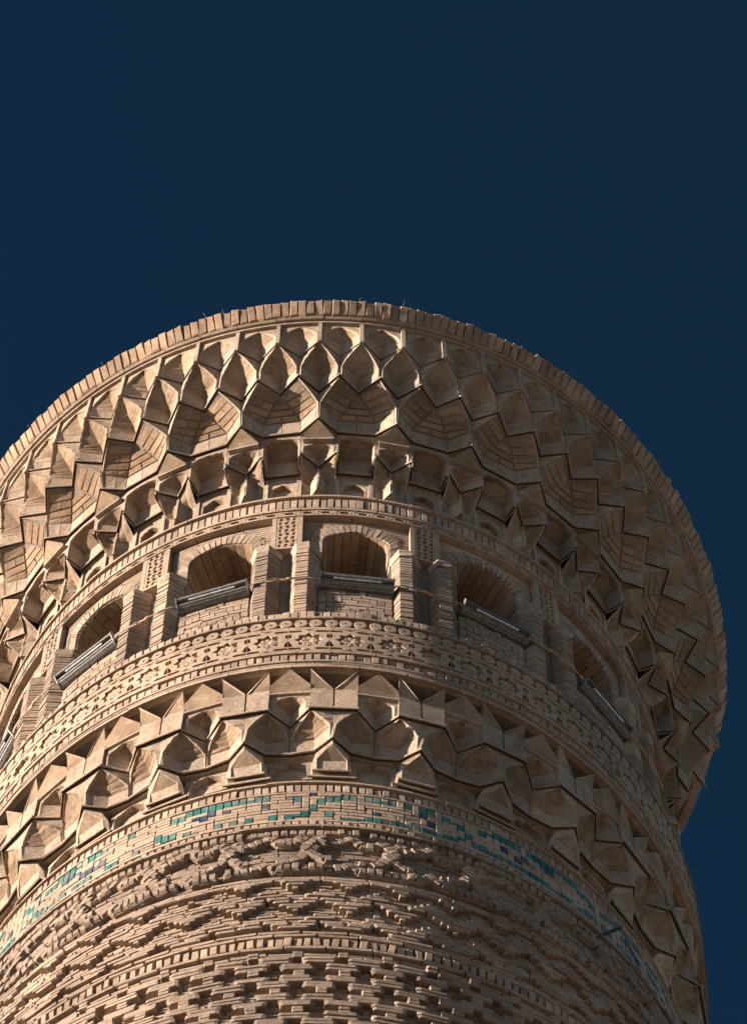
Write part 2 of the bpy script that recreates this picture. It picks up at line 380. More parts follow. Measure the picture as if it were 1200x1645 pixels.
def tier_d_small():
    # facetted corbel (pentagon) over a small V niche
    mb = MB(); z0, zt = 39.0, 39.30; h = .48; f = 3.35; zs, za = 39.20, 39.285; ri = 3.205
    mb.lip([(-h, f-.004), (0, ri), (h, f-.004)], z0, 0.036, 0.022, .12)
    rows = []
    for z in [z0+.036]+frange(zs, za, 7):
        t = max(0, (z-zs)/(za-zs)); ue = .37*arch(t, 2.1)+.0006; rk = lerp(ri, f-.03, sm(t)**1.2)
        rows.append([(-h, f, z), (-ue-.03*(1-t), f+.004, z), (-ue, f-.02, z), (0, rk, z), (ue, f-.02, z), (ue+.03*(1-t), f+.004, z), (h, f, z)])
    rows[0][1] = (-.40, f, z0+.036); rows[0][5] = (.40, f, z0+.036)
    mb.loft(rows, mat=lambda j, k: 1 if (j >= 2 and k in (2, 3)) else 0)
    mb.loft([[(-h, f, za), (0, f, za), (h, f, za)], [(-h, f, 39.54), (0, f, 39.54), (h, f, 39.54)]])
    return mb.mesh('small_pendant_niche', PL_VB)

def corbel_mesh(hw, zb, rb_, zsh, rsh, zt, rt, back, name, lipth=.03):
    mb = MB(); pts = [(-hw, rb_, zb+lipth), (hw, rb_, zb+lipth), (hw*1.03, rsh, zsh), (0, rt, zt), (-hw*1.03, rsh, zsh)]
    mb.poly(pts, 1)
    bk = [(u, back, z+.01) for u, r, z in pts]
    for i in range(5):
        j = (i+1) % 5; mb.poly([pts[j], pts[i], bk[i], bk[j]])
    lp = [(-hw*1.04, rb_+.014), (hw*1.04, rb_+.014)]
    mb.loft([[(u, r, zb) for u, r in lp], [(u, r, zb+lipth) for u, r in lp]])
    mb.poly([(-hw*1.04, back, zb), (hw*1.04, back, zb), (hw*1.04, rb_+.014, zb), (-hw*1.04, rb_+.014, zb)])
    mb.poly([(-hw*1.04, rb_+.014, zb+lipth), (hw*1.04, rb_+.014, zb+lipth), (hw, back, zb+lipth+.01), (-hw, back, zb+lipth+.01)])
    mb.poly([(-hw*1.04, back, zb), (-hw*1.04, rb_+.014, zb), (-hw*1.04, rb_+.014, zb+lipth), (-hw*1.04, back, zb+lipth)])
    mb.poly([(hw*1.04, back, zb), (hw*1.04, rb_+.014, zb), (hw*1.04, rb_+.014, zb+lipth), (hw*1.04, back, zb+lipth)], flip=True)
    return mb.mesh(name, PL_VB)

def tier_e_pendant():
    # prismatic rib with a curved hollow on either side
    mb = MB(); z0, z1 = 38.40, 39.0; h = .48
    rows = []
    for z in [z0+.02]+[38.62]+frange(38.70, 38.995, 8):
        t = max(0, (z-38.70)/(38.995-38.70)); tf = sm(t)**1.5
        rf = lerp(3.132, 3.338, tf); uc = lerp(.24, .26, t); rc = lerp(3.125, 3.262, max(0, t-.25)/.75 if t > .25 else 0)
        ra = lerp(3.222, 3.212, t)
        rows.append([(-h, rf+.004, z), (-h+.045, rf, z), (-uc, rc-.006, z), (-.045, ra-.014, z), (-.03, ra+.004, z), (.03, ra+.004, z), (.045, ra-.014, z), (uc, rc-.006, z), (h-.045, rf, z), (h, rf+.004, z)])
    mb.loft(rows, mat=lambda j, k: 1 if (j >= 4 and k in (1, 2, 6, 7)) else 0)
    zb = z0+.02
    mb.poly([(-.25, 3.11, zb), (.25, 3.11, zb), (.045, 3.208, zb), (.03, 3.226, zb), (-.03, 3.226, zb), (-.045, 3.208, zb)], 1)
    mb.poly([(-.25, 3.119, zb-.035), (.25, 3.119, zb-.035), (.0, 3.215, zb)], 1)
    mb.loft([[(-h, 3.132, 38.27), (h, 3.132, 38.27)], [(-h, 3.132, zb), (h, 3.132, zb)]])
    return mb.mesh('pendant', PL_VB)

class Variants:
    # a few slightly different castings of one piece: inner vertices shift by some millimetres, edges shared with neighbours stay put
    def __init__(s, me, n=4, amp=.0032, hmax=None):
        s.q = random.Random(len(me.vertices)*7+len(me.name)); s.l = [me]
        us = [math.atan2(v.co.x, -v.co.y)/UN for v in me.vertices]; um = max(us); ul = min(us)
        for i in range(n-1):
            c = me.copy(); q = random.Random(i*13+len(us)); d = {}
            for v, u in zip(c.vertices, us):
                k = tuple(round(x, 4) for x in v.co)
                if k not in d:
                    e = 0 if (u > um-.02 or u < ul+.02) else 1
                    a = Vector((q.uniform(-1, 1), q.uniform(-1, 1), q.uniform(-1, 1)))*amp*(e+.25)
                    d[k] = a
                v.co += d[k]
            c.update(); s.l.append(c)
    def __call__(s): return s.q.choice(s.l)
A, POST = tier_a(); B = tier_b(); C, CBR, CPL = tier_c(); DB = tier_d_box(); EB = tier_e_blind(); DS = tier_d_small(); EP = tier_e_pendant()
CORB = corbel_mesh(.39, 39.30, 3.385, 39.36, 3.40, 39.535, 3.505, 3.25, 'corbel')
nvb = 0
VA, VB_, VC, VDB, VEB, VDS, VEP, VCO, VPO = [Variants(x) for x in (A, B, C, DB, EB, DS, EP, CORB, POST)]
VC = Variants(C, 1)
for k in range(-17, 17):
    if inview(ang(k+.5)): obj('small_niche', VA(), root, ang(k+.5))
    if inview(ang(k)):
        obj('post', VPO(), root, ang(k)); obj('pointed_niche', VB_(), root, ang(k))
        if k % 2 == 0:
            c = obj('double_niche', C, root, ang(k)); obj('box_niche', VDB(), root, ang(k)); obj('blind_arch', VEB(), root, ang(k))
            if -12 <= k <= 12:
                for i, b in enumerate(CBR): obj('vault_brick', b, c)
                for b in CPL: obj('plaster_block', b, c)
        else:
            obj('small_pendant_niche', VDS(), root, ang(k)); obj('corbel', VCO(), root, ang(k)); obj('pendant', VEP(), root, ang(k))

# rim: fillet, round moulding, soldier bricks
lathe('cornice_fillet', [(3.80, 41.40), (3.868, 41.402), (3.868, 41.44), (3.855, 41.445), (3.82, 41.45)], M_PL)
def moulding(name, prof, seg_len, mat, r_jit=0.004, gap=0.006):
    # a ring of separate moulded lengths, joined: each length is a short extrusion of the section
    mb = MB(); a = TMIN
    q = random.Random(len(name))
    while a < TMAX:
        L_ = seg_len*q.uniform(.75, 1.25); b = a+L_/prof[0][0]; n = 4; j = q.uniform(-r_jit, r_jit); g = gap/prof[0][0]/2
        rows = [[((a+g+(b-a-2*g)*k/n)/UN, r+j, z+j*.5) for k in range(n+1)] for r, z in prof]
        mb.loft(rows); 
        for e in (0, n): mb.poly([rows[i][e] for i in range(len(prof))], flip=(e == n))
        a = b
    return obj(name, mb.mesh(name, [mat]), root)
moulding('cornice_moulding', [(3.84, 41.445), (3.89, 41.45), (3.905, 41.475), (3.90, 41.50), (3.87, 41.515)], .42, M_BR, .003)
NR = 300
for k in range(NR):
    th = 2*math.pi*(k+.5)/NR - math.pi
    if inview(th):
        o = put('rim_brick', RB, th, 3.965+rnd.gauss(0, .003), 41.615, .080*rnd.uniform(.94, 1.03), .13, .232*rnd.uniform(.98, 1.02), tilt=.40+rnd.gauss(0, .012), roll=rnd.gauss(0, .022))
lathe('parapet_backing', [(3.80, 41.50), (3.868, 41.515), (3.962, 41.712), (3.90, 41.725), (3.6, 41.70)], M_MO)

# ------------------------------------------------------------------ plates with cut-outs
def inside(pt, loop):
    x, y = pt; c = False; n = len(loop)
    for i in range(n):
        (x0, y0), (x1, y1) = loop[i], loop[i-1]
        if (y0 > y) != (y1 > y) and x < (x1-x0)*(y-y0)/(y1-y0)+x0: c = not c
    return c
def plate(name, outer, holes, th=0.02):
    # flat slab with real openings: triangulate between the outlines, then add the thickness round every outline
    pts = []; ed = []
    for loop in [outer]+holes:
        b = len(pts); n = len(loop); pts += [Vector(p) for p in loop]; ed += [(b+i, b+(i+1) % n) for i in range(n)]
    vo, eo, fo = delaunay_2d_cdt(pts, ed, [], 0, 1e-6)[:3]
    vs = [(v.x, v.y, th/2) for v in vo]; fs = []
    for f in fo:
        c = ((vo[f[0]].x+vo[f[1]].x+vo[f[2]].x)/3, (vo[f[0]].y+vo[f[1]].y+vo[f[2]].y)/3)
        if any(inside(c, h) for h in holes): continue
        fs.append(tuple(f))
    for loop in [outer]+holes:
        b = len(vs); n = len(loop); vs += [(x, y, th/2) for x, y in loop]+[(x, y, -th/2) for x, y in loop]
        fs += [(b+i, b+(i+1) % n, b+n+(i+1) % n, b+n+i) for i in range(n)]
    me = bpy.data.meshes.new(name); me.from_pydata(vs, [], fs); me.update(); return me
def bend(me, rf, z0, mat, th=0.02):
    # plate x (metres) -> bearing, y -> height, thickness -> radius
    for v in me.vertices:
        x, y, d = v.co; r = rf(z0+y)+d; a = x/rf(z0+y)
        v.co = (r*math.sin(a), -r*math.cos(a), wz(z0+y)+EYE)
    me.materials.clear(); me.materials.append(mat); me.update(); return me
def rect(x0, x1, y0, y1): return [(x0, y0), (x1, y0), (x1, y1), (x0, y1)]

# ------------------------------------------------------------------ dentil band and lattice strip above the arches
RW = 3.175
lathe('band_backing', [(RW-.03, 37.80), (RW-.03, 38.20), (RW-.02, 38.30), (3.0, 38.31)], M_MO)
moulding('string_course', [(3.12, 38.265), (RW+.022, 38.268), (RW+.022, 38.305), (3.12, 38.315)], .34, M_BR)
moulding('string_course', [(3.12, 37.94), (RW+.014, 37.942), (RW+.014, 37.985), (3.12, 37.99)], .34, M_BR)
for k in range(300):
    th = 2*math.pi*(k+.5)/300-math.pi
    if R(-90) < th < R(84): put('dentil_brick', BB, th, RW+.004+rnd.gauss(0, .002), 38.128, .056*rnd.uniform(.9, 1.08), .04, .205, jit=.5)
# interlace strip
def strip_plate():
    w = RW*UN*1.0; p = w/2; hl = []; h = .225
    for i in range(2):
        x = i*p+p/2
        hl.append([(x-p*.30, .112), (x-p*.20, .060), (x+p*.20, .060), (x+p*.30, .112), (x+p*.20, .165), (x-p*.20, .165)])
        hl.append([(x-p*.12, .022), (x+p*.12, .022), (x, .044)]); hl.append([(x-p*.12, .203), (x, .181), (x+p*.12, .203)])
        for s_ in (-1, 1): hl.append([(x+s_*p*.47, .16), (x+s_*p*.30, .195), (x+s_*p*.20, .203), (x+s_*p*.28, .17), (x+s_*p*.40, .125)][::s_]); hl.append([(x+s_*p*.47, .065), (x+s_*p*.40, .10), (x+s_*p*.28, .055), (x+s_*p*.20, .022), (x+s_*p*.30, .03)][::s_])
    hl = [[(x-w/2, y) for x, y in h] for h in hl]
    hl = [[(x, y*.54) for x, y in h_] for h_ in hl]
    return bend(plate('s', rect(-w/2, w/2, 0, .122), hl, .02), lambda z: RW-.006, 37.818, M_TC)
SP = strip_plate()
moulding('string_course', [(3.0, 37.791), (RW+.012, 37.792), (RW+.012, 37.815), (3.0, 37.817)], .5, M_TC, .002)
for k in range(-17, 17):
    if inview(ang(k+.5)): obj('lattice_strip', SP, root, ang(k+.5))

# ------------------------------------------------------------------ arcade
UN = R(5.625)
FW = 1.558; RF = 3.115       # frame half width (units), spandrel face
ZF0, ZF1 = 37.02, 37.79
AP = [(0, 37.55), (.30, 37.515), (.62, 37.465), (.82, 37.425), (.94, 37.375), (.985, 37.30)]   # arch outline, right half
def archz(u):
    u = abs(u)
    for (a, za), (b, zb) in zip(AP, AP[1:]):
        if u <= b: return lerp(za, zb, (u-a)/(b-a))
    return 36.9
def arcade_wall():
    mb = MB(); xs = [p[0] for p in AP]; us = sorted([-x for x in xs[1:]]+xs)
    # spandrel face
    for a, b in zip(us, us[1:]):
        mb.poly([(a, RF, archz(a)), (b, RF, archz(b)), (b, RF, ZF1), (a, RF, ZF1)])
    for s in (-1, 1):
        mb.poly([(s*.985, RF, 34.7), (s*FW, RF, 34.7), (s*FW, RF, ZF1), (s*.985, RF, ZF1)], flip=(s < 0))
        mb.poly([(s*.985, RF, 34.7), (s*.985, RF, 37.30), (s*.985, 2.35, 37.30), (s*.985, 2.35, 34.7)])
    # vault lining that runs inwards
    for a, b in zip(us, us[1:]):
        mb.poly([(b, RF, archz(b)), (a, RF, archz(a)), (a, 2.3, archz(a)), (b, 2.3, archz(b))], 1)
    # wall between the bays, set back between the paired pilasters
    mb.poly([(FW, RF, 34.7), (2.0, RF-.01, 34.7), (2.0, RF-.01, ZF0+.1), (FW, RF, ZF0+.1)]); mb.poly([(-2.0, RF-.01, 34.7), (-FW, RF, 34.7), (-FW, RF, ZF0+.1), (-2.0, RF-.01, ZF0+.1)])
    return mb.mesh('arched_opening', [M_MO, M_MO])
AW = arcade_wall()
# voussoirs: thin bricks fanned round the arch
def outline(n):
    # points equally spaced along the arch with outward normals (u-scaled to metres)
    pts = []; us = frange(-.985, .985, 160); k = RF*UN
    L_ = [(u*k, archz(u)) for u in us]; L_ = [(-.985*k, 36.95)]+L_+[(.985*k, 36.95)]
    cum = [0]
    for a, b in zip(L_, L_[1:]): cum.append(cum[-1]+math.hypot(b[0]-a[0], b[1]-a[1]))
    out = []
    for i in range(n+1):
        d = cum[-1]*i/n; j = max(0, min(len(cum)-2, next((q for q in range(len(cum)-1) if cum[q+1] >= d), len(cum)-2)))
        t = (d-cum[j])/(cum[j+1]-cum[j]+1e-9); out.append((lerp(L_[j][0], L_[j+1][0], t), lerp(L_[j][1], L_[j+1][1], t)))
    return out
def voussoirs():
    ms = []; n = 30; o = outline(n); k = RF*UN
    for i in range(n):
        (x0, z0), (x1, z1) = o[i], o[i+1]; xm, zm = (x0+x1)/2, (z0+z1)/2
        c = (0, 36.78)
        d0 = Vector((x0-c[0]*0, z0-c[1])); d1 = Vector((x1, z1-c[1])); 
        d0.normalize(); d1.normalize()
        if abs(xm) > .30: ln = .13
        else: ln = .175
        g = .006
        tx = Vector((x1-x0, z1-z0)).normalized()*g
        q = [(x0+tx.x, z0+tx.y), (x1-tx.x, z1-tx.y), (x1-tx.x+d1.x*ln, z1-tx.y+d1.y*ln), (x0+tx.x+d0.x*ln, z0+tx.y+d0.y*ln)]
        q = [(x, min(z, ZF1-.012)) for x, z in q]
        ms.append(solid([(x/k, RF+.014+random.uniform(-.002, .002), z) for x, z in q], M_BR, 'voussoir', -.12))
    return ms, o
VO, OUT = voussoirs()
def intrados():
    ms = []; n = 17; o = outline(n); k = RF*UN
    for i in range(n):
        (x0, z0), (x1, z1) = o[i], o[i+1]
        b = MB(); g = .005; d = Vector((x1-x0, z1-z0)).normalized(); nn = Vector((d.y, -d.x))*.012
        if nn.y > 0: nn = -nn
        x0_, z0_, x1_, z1_ = x0+d.x*g, z0+d.y*g, x1-d.x*g, z1-d.y*g
        j1 = RF-random.choice((.12, .3, .42, .55)); joints = [RF-.002, j1, j1-.28, 2.3]
        for ra, rb_ in zip(joints, joints[1:]):
            ra2, rb2 = ra-.004, rb_+.004
            lo = [((x0_+nn.x)/k, ra2, z0_+nn.y), ((x1_+nn.x)/k, ra2, z1_+nn.y), ((x1_+nn.x)/k, rb2, z1_+nn.y), ((x0_+nn.x)/k, rb2, z0_+nn.y)]
            hi = [(u-nn.x/k, r, z-nn.y) for u, r, z in lo]
            b.poly(lo); 
            for a in range(4): b.poly([lo[(a+1) % 4], lo[a], hi[a], hi[(a+1) % 4]])
        ms.append(b.mesh('soffit_brick', [M_VB]))
    return ms
IN = intrados()
def spandrel_courses():
    mb = MB(); q = random.Random(5); z = ZF0+.03; k = RF*UN
    while z < ZF1-.03:
        # run the course from frame to the back of the voussoirs on either side
        for s in (-1, 1):
            x = FW*k-.004
            while x > .0:
                L_ = q.uniform(.16, .27); x0 = max(0, x-L_)
                zc = z+.022
                # skip what the arch and its voussoirs cover
                inside = lambda xx: zc < archz(min(.985, abs(xx)/k))+.10 if abs(xx) < .985*k+.10 else False
                if inside(x0) and inside(x): x = x0-.008; continue
                if inside(x0): x0 = x-.06
                u0, u1 = sorted((s*x0/k, s*x/k))
                r = RF+.008+q.uniform(-.002, .002)
                a = [(u0, r, z), (u1, r, z), (u1, r, z+.044), (u0, r, z+.044)]; bk = [(u, r-.03, zz) for u, _, zz in a]
                mb.poly(a)
                for i in range(4): mb.poly([a[(i+1) % 4], a[i], bk[i], bk[(i+1) % 4]])
                x = x0-.008
        z += .056
    return mb.mesh('spandrel_brickwork', [M_BR])
SPB = spandrel_courses()
# frame: two stiles
def bar_mesh(u0, u1, z0, z1, r0, r1, name, mat):
    return solid([(u0, r1, z0), (u1, r1, z0), (u1, r1, z1), (u0, r1, z1)], mat, name, r0-r1)
STL = bar_mesh(-FW-.13, -FW, ZF0, ZF1, RF-.04, RW+.006, 'stile', M_TC); STR_ = bar_mesh(FW, FW+.13, ZF0, ZF1, RF-.04, RW+.006, 'stile', M_TC)
SILL = bar_mesh(FW-.02, 4-FW+.02, ZF0-.045, ZF0-.004, RF-.04, RW+.012, 'lattice_sill', M_TC)
def lattice_plate():
    w = (4-2*FW-.26)*RW*UN-.006; h = ZF1-ZF0-.006; hl = []; nr = 8; p = h/nr
    for j in range(nr):
        y = j*p+.008; s_ = 1 if j % 2 else -1; q = p-.016
        def H(a): hl.append([(s_*xx*w, y+yy*q) for xx, yy in a][::s_])
        H([(-.44, .1), (-.20, .0), (-.12, .35), (-.26, .55), (-.14, .85), (-.40, 1.0), (-.36, .5)])
        H([(-.08, .1), (.10, .0), (.20, .4), (.06, .55), (.14, .95), (-.06, 1.0), (-.14, .6), (-.02, .45)])
        H([(.20, .0), (.44, .15), (.38, .55), (.45, .9), (.24, 1.0), (.28, .6)])
    return bend(plate('s', rect(-w/2, w/2, 0, h), hl, .022), lambda z: RW-.008, ZF0+.002, M_TC)
LP = lattice_plate()
LB = bar_mesh(FW, 4-FW, ZF0-.04, ZF1, RF-.1, RW-.045, 'lattice_backing', M_MO)
# pilasters: stacked chamfered brick courses
def pilaster(seed):
    q = random.Random(seed); mb = MB(); z = 34.74; hw = .41
    plan = [(-hw, 3.06), (-hw, 3.13), (-.24, 3.235), (.10, 3.245), (hw, 3.13), (hw, 3.06)]
    while z < 36.80:
        dz = .046; j = q.uniform(-.007, .007)
        rows = []
        for zz, ins in ((z, .004), (z+.006, 0), (z+dz, 0), (z+dz+.001, .03), (z+.0585, .03)):
            rows.append([(u*(1-ins*2), r-ins+j if r > 3.07 else r, zz) for u, r in plan])
        mb.loft(rows)
        mb.poly([(u, r+j if r > 3.07 else r, z) for u, r in plan], flip=True)
        z += .0585
    # broken plaster head that spreads into the sill above
    rows = []
    for t in frange(0, 1, 5):
        f = 1+.10*math.sin(t*3.1)+.04*t
        rows.append([(u*f+q.uniform(-.02, .02), (r+.025*math.sin(t*2.6)-.03*t+q.uniform(-.008, .008)) if r > 3.07 else r, 36.79+t*.20) for u, r in plan])
    mb.loft(rows, 1)
    return mb.mesh('pilaster', [M_BR, M_PL])
PIL = [pilaster(i) for i in range(3)]
# parapet with brick mosaic
def parapet():
    mb = MB()
    mb.poly([(-1.05, 3.15, 34.7), (1.05, 3.15, 34.7), (1.05, 3.15, 36.02), (-1.05, 3.15, 36.02)]); mb.poly([(-1.05, 3.15, 36.02), (1.05, 3.15, 36.02), (1.05, 2.85, 36.02), (-1.05, 2.85, 36.02)])
    mb.poly([(1.05, 2.85, 34.7), (-1.05, 2.85, 34.7), (-1.05, 2.85, 36.02), (1.05, 2.85, 36.02)])
    return mb.mesh('parapet', [M_MO])
PAR = parapet()
def mosaic(seed):
    q = random.Random(seed); out = []; k = 3.09*UN; g = .010
    def add(x0, x1, z0, z1):
        r = 3.162+q.uniform(-.004, .004); out.append(solid([(x0/k, r, z0), (x1/k, r, z0), (x1/k, r, z1), (x0/k, r, z1)], M_BR, 'parapet_brick', -.03))
    z = 35.18; s = .062
    # greek-key style layout: long flats, upright pairs at the sides, small squares in the middle
    H = .0625; y = [35.12+i*H for i in range(15)]
    def flat(i, xs):
        for a, b in zip(xs, xs[1:]): add(a+g/2, b-g/2, y[i], y[i]+H-.013)
    def up(i, n, *xs):
        for x in xs: add(x-.028, x+.028, y[i], y[i]+n*H-.013)
    flat(0, [-.24, -.02, .22]); flat(1, [-.24, -.10, .12, .24]); up(0, 2, -.28, .28)
    flat(2, [-.31, -.03, .03, .31]); flat(3, [-.22, -.03, .03, .22]); up(3, 3, -.28, .28)
    flat(4, [-.24, -.05, .24]); flat(5, [-.12, .0, .12]); up(5, 2, -.215, -.15, .15, .215)
    flat(6, [-.12, -.04, .04, .12]); up(6, 2, -.28, .28); flat(7, [-.24, -.10, .10, .24])
    flat(8, [-.31, -.09, .14, .31]); up(9, 2, -.28, -.215, -.15, .15, .215, .28); flat(9, [-.12, .02, .12]); flat(10, [-.12, -.03, .12])
    flat(11, [-.31, -.12, .05, .31]); up(12, 2, -.28, -.10, .06, .28); flat(12, [-.25, -.13]); flat(12, [-.07, .03]); flat(12, [.10, .25]); flat(13, [-.25, -.13]); flat(13, [.10, .25])
    return out
MOS = mosaic(4)
for w_ in range(-4, 5):
    a = THA+w_*4*UN
    if not (R(-97) < a < R(94)): continue
    bay = obj('arched_opening', AW, root, a)
    for me in VO: obj('voussoir', me, bay)
    for me in IN: obj('soffit_brick', me, bay)
    obj('spandrel_brickwork', SPB, bay); obj('stile', STL, bay); obj('stile', STR_, bay)
    for s in (-1, 1):
        pm = PIL[(w_*2+s) % 3]
        o = obj('pilaster', pm, bay, s*1.44*UN)
    pr = obj('parapet', PAR, root, a)
    for me in MOS: obj('parapet_brick', me, pr)
for w_ in range(-5, 5):
    a = THA+w_*4*UN
    if not (R(-99) < a+2*UN < R(94)): continue
    lb = obj('lattice_panel', LB, root, a); obj('lattice', LP, lb, 2*UN); obj('sill', SILL, lb)

# ------------------------------------------------------------------ sill bricks, disc row, carved frieze
UN = R(6.0)
def rb(z): return 3.265+(z-33.64)*.0135
moulding('string_course', [(3.1, 34.572), (rb(34.58)+.030, 34.575), (rb(34.6)+.030, 34.602), (3.1, 34.604)], .3, M_BR)
for k in range(300):
    th = 2*math.pi*(k+.5)/300-math.pi
    if R(-88) < th < R(82): put('sill_brick', BB, th, rb(34.7)+.006+rnd.gauss(0, .004), 34.68, .064*rnd.uniform(.92, 1.06), .08, .145*rnd.uniform(.98, 1.02), roll=rnd.gauss(0, .012))
lathe('frieze_backing', [(3.1, 33.62), (rb(33.63)-.011, 33.63), (rb(34.6)-.011, 34.60), (3.1, 34.61)], M_TC)
def disc(q):
    mb = MB(); n = 12; pr = []; k = rb(34.48)*UN; zc = 34.484; hx, hz = .053, .070
    r1 = rb(zc)+.022
    ang_ = [2*math.pi*(i+.5)/n for i in range(n)]
    def ring(s, r, w=1.0): return [((hx*s*math.copysign(abs(math.cos(a))**.8, math.cos(a)))/k, r, zc+hz*s*math.copysign(abs(math.sin(a))**.8, math.sin(a))) for a in ang_]
    rs = [ring(1.0, r1-.035), ring(1.0, r1-.003), ring(.92, r1), ring(.22, r1), ring(.18, r1-.02)]
    for a, b in zip(rs, rs[1:]):
        for i in range(n): mb.poly([a[i], a[(i+1) % n], b[(i+1) % n], b[i]])
    mb.poly(rs[-1])
    return mb.mesh('disc_tile', [M_TC])
DS_ = [disc(i) for i in range(1)]
ND = 165
for k in range(ND):
    th = 2*math.pi*(k+.5)/ND-math.pi
    if R(-88) < th < R(82): obj('disc_tile', DS_[0], root, th+rnd.gauss(0, .0006))
moulding('string_course', [(3.1, 34.36), (rb(34.37)+.022, 34.363), (rb(34.38)+.022, 34.398), (3.1, 34.402)], .3, M_TC, .002)
moulding('string_course', [(3.1, 33.892), (rb(33.9)+.022, 33.894), (rb(33.92)+.022, 33.925), (3.1, 33.927)], .3, M_TC, .002)
def star(cx, cy_, R1, R2, sx, sy, n=8, off=0):
    return [(cx+sx*(R1 if i % 2 == 0 else R2)*math.cos(math.pi*i/n+off), cy_+sy*(R1 if i % 2 == 0 else R2)*math.sin(math.pi*i/n+off)) for i in range(2*n)]
def frieze():
    w = rb(34.1)*UN; h = 34.362-33.926; c = h/2; hw = w/2; hl = []
    hl.append(star(0, c, 1, .70, .126, .138))
    for sg in (-1, 1):
        q_ = lambda pts: hl.append([(sg*x, y) for x, y in pts][::sg])
        # half keyholes at the seams, slots and small triangles
        q_([(hw*.81, c-.135), (hw*.985, c-.135), (hw*.985, c-.02), (hw*.90, c-.04), (hw*.81, c-.08)])
        q_([(hw*.84, c+.045), (hw*.985, c+.03), (hw*.985, c+.11), (hw*.86, c+.11)])
        for y, s_ in ((c+.168, 1), (c-.172, -1)):
            pts = [(hw*.26, y+.004*s_), (hw*.40, y-.020), (hw*.97, y-.020), (hw*.97, y+.019), (hw*.40, y+.019)]
            if not (sg > 0 and s_ < 0): pass
            q_(pts)
    hl.append([(-.045, c+.20), (0, c+.172), (.045, c+.20)][::-1]); hl.append([(-.045, c-.205), (.045, c-.205), (0, c-.175)])
    return bend(plate('s', rect(-hw+.001, hw-.001, 0, h), hl, .034), lambda z: rb(z)+.006, 33.926, M_TC)
FR = frieze()
def rosette():
    mb = MB(); k = rb(34.14)*UN; zc = 34.144; r0 = rb(zc)+.012; n = 8
    for i in range(n):
        a = 2*math.pi*i/n; cx, cz = .056*math.cos(a), .060*math.sin(a); pts = []
        for j in range(6):
            b = 2*math.pi*j/6; pts.append(((cx+.023*math.cos(b))/k, r0, zc+cz+.027*math.sin(b)))
        top = (cx/k, r0+.005, zc+cz)
        for j in range(6): mb.poly([pts[j], pts[(j+1) % 6], top]); mb.poly([pts[(j+1) % 6], pts[j], (pts[j][0], r0-.03, pts[j][2]), (pts[(j+1) % 6][0], r0-.03, pts[(j+1) % 6][2])])
    c = [(.04*math.cos(2*math.pi*j/10)/k, r0+.004, zc+.046*math.sin(2*math.pi*j/10)) for j in range(10)]
    for j in range(10): mb.poly([c[j], c[(j+1) % 10], (0, r0-.004, zc)]); mb.poly([c[(j+1) % 10], c[j], (c[j][0], r0-.03, c[j][2]), (c[(j+1) % 10][0], r0-.03, c[(j+1) % 10][2])])
    return mb.mesh('rosette', [M_TC])
RO = rosette()
for k in range(-16, 16):
    if R(-96) < ang(k) < R(94):
        f = obj('frieze_panel', FR, root, ang(k-.05))
        if (k*7) % 11 != 3: obj('rosette', RO, f)
for k in range(300):
    th = 2*math.pi*(k+.5)/300-math.pi
    if R(-88) < th < R(82): put('stamped_brick', BB, th, rb(33.82)+.012+rnd.gauss(0, .004), 33.822, .058*rnd.uniform(.85, 1.1), .05, .110*rnd.uniform(.9, 1.05))
moulding('string_course', [(3.1, 33.727), (rb(33.7)+.018, 33.729), (rb(33.7)+.018, 33.757), (3.1, 33.759)], .36, M_BR)
moulding('string_course', [(3.1, 33.682), (rb(33.7)+.012, 33.684), (rb(33.7)+.012, 33.720), (3.1, 33.722)], .30, M_BR)
moulding('string_course', [(3.05, 33.632), (rb(33.64)+.014, 33.634), (rb(33.64)+.014, 33.674), (3.1, 33.676)], .42, M_BR)
lathe('cornice_soffit', [(2.95, 33.625), (rb(33.63)+.004, 33.63), (rb(33.64), 33.65)], M_VB)

# ------------------------------------------------------------------ lower honeycomb cornice, bay = 2 units
UN = R(12.857/2)
L1, L2, ZT = 32.80, 32.28, 33.625
def f_block(s):
    # vertical block beside the joint, its head a triangle leaning out to a point
    mb = MB(); a, b = (s*.018, s*.535); ra, rb_ = 3.345, 3.35; zj = 33.25; th = .035
    A_, B_ = (a, ra, L1+th), (b, rb_, L1+th); C_, D_ = (b, rb_, zj), (a, ra, zj); E_ = (b, rb(33.62)-.003, ZT)
    bk = 3.10
    mb.poly([A_, B_, C_, D_], flip=s < 0); mb.poly([D_, C_, E_], 1, flip=s < 0)
    mb.poly([A_, D_, (a, bk, zj), (a, bk, L1+th)], flip=s < 0)
    mb.poly([(b, bk, L1+th), (b, bk, ZT), E_, C_, B_], flip=s < 0)
    mb.poly([D_, E_, (b, bk, ZT+.02), (a, bk, zj+.02)], flip=s < 0)
    # pale edge strip along the slanting head
    e0 = (a, ra+.006, zj+.001); e1 = (b, E_[1]+.005, ZT-.002)
    mb.poly([(a, ra+.006, zj-.012), (a+s*.03, ra+.006, zj-.012), (b, E_[1]+.004, ZT-.025), e1, e0], flip=s < 0)
    l = [(a-s*.02, ra+.0), (b+s*.02, rb_)]; l.sort()
    mb.lip(l, L1, th, .018, .2)
    mb.poly([(b+s*.02, 3.15, L1), (b+s*.02, rb_+.018, L1), (b+s*.02, rb_+.018, L1+th), (b+s*.02, 3.15, L1+th)], flip=s < 0)
    return mb.mesh('cornice_block', PL_VB)
FBL, FBR = f_block(-1), f_block(1)
FFAN = corbel_mesh(.46, 33.165, 3.338, 33.31, 3.35, ZT, rb(33.62)-.003, 3.12, 'corbel', .028)
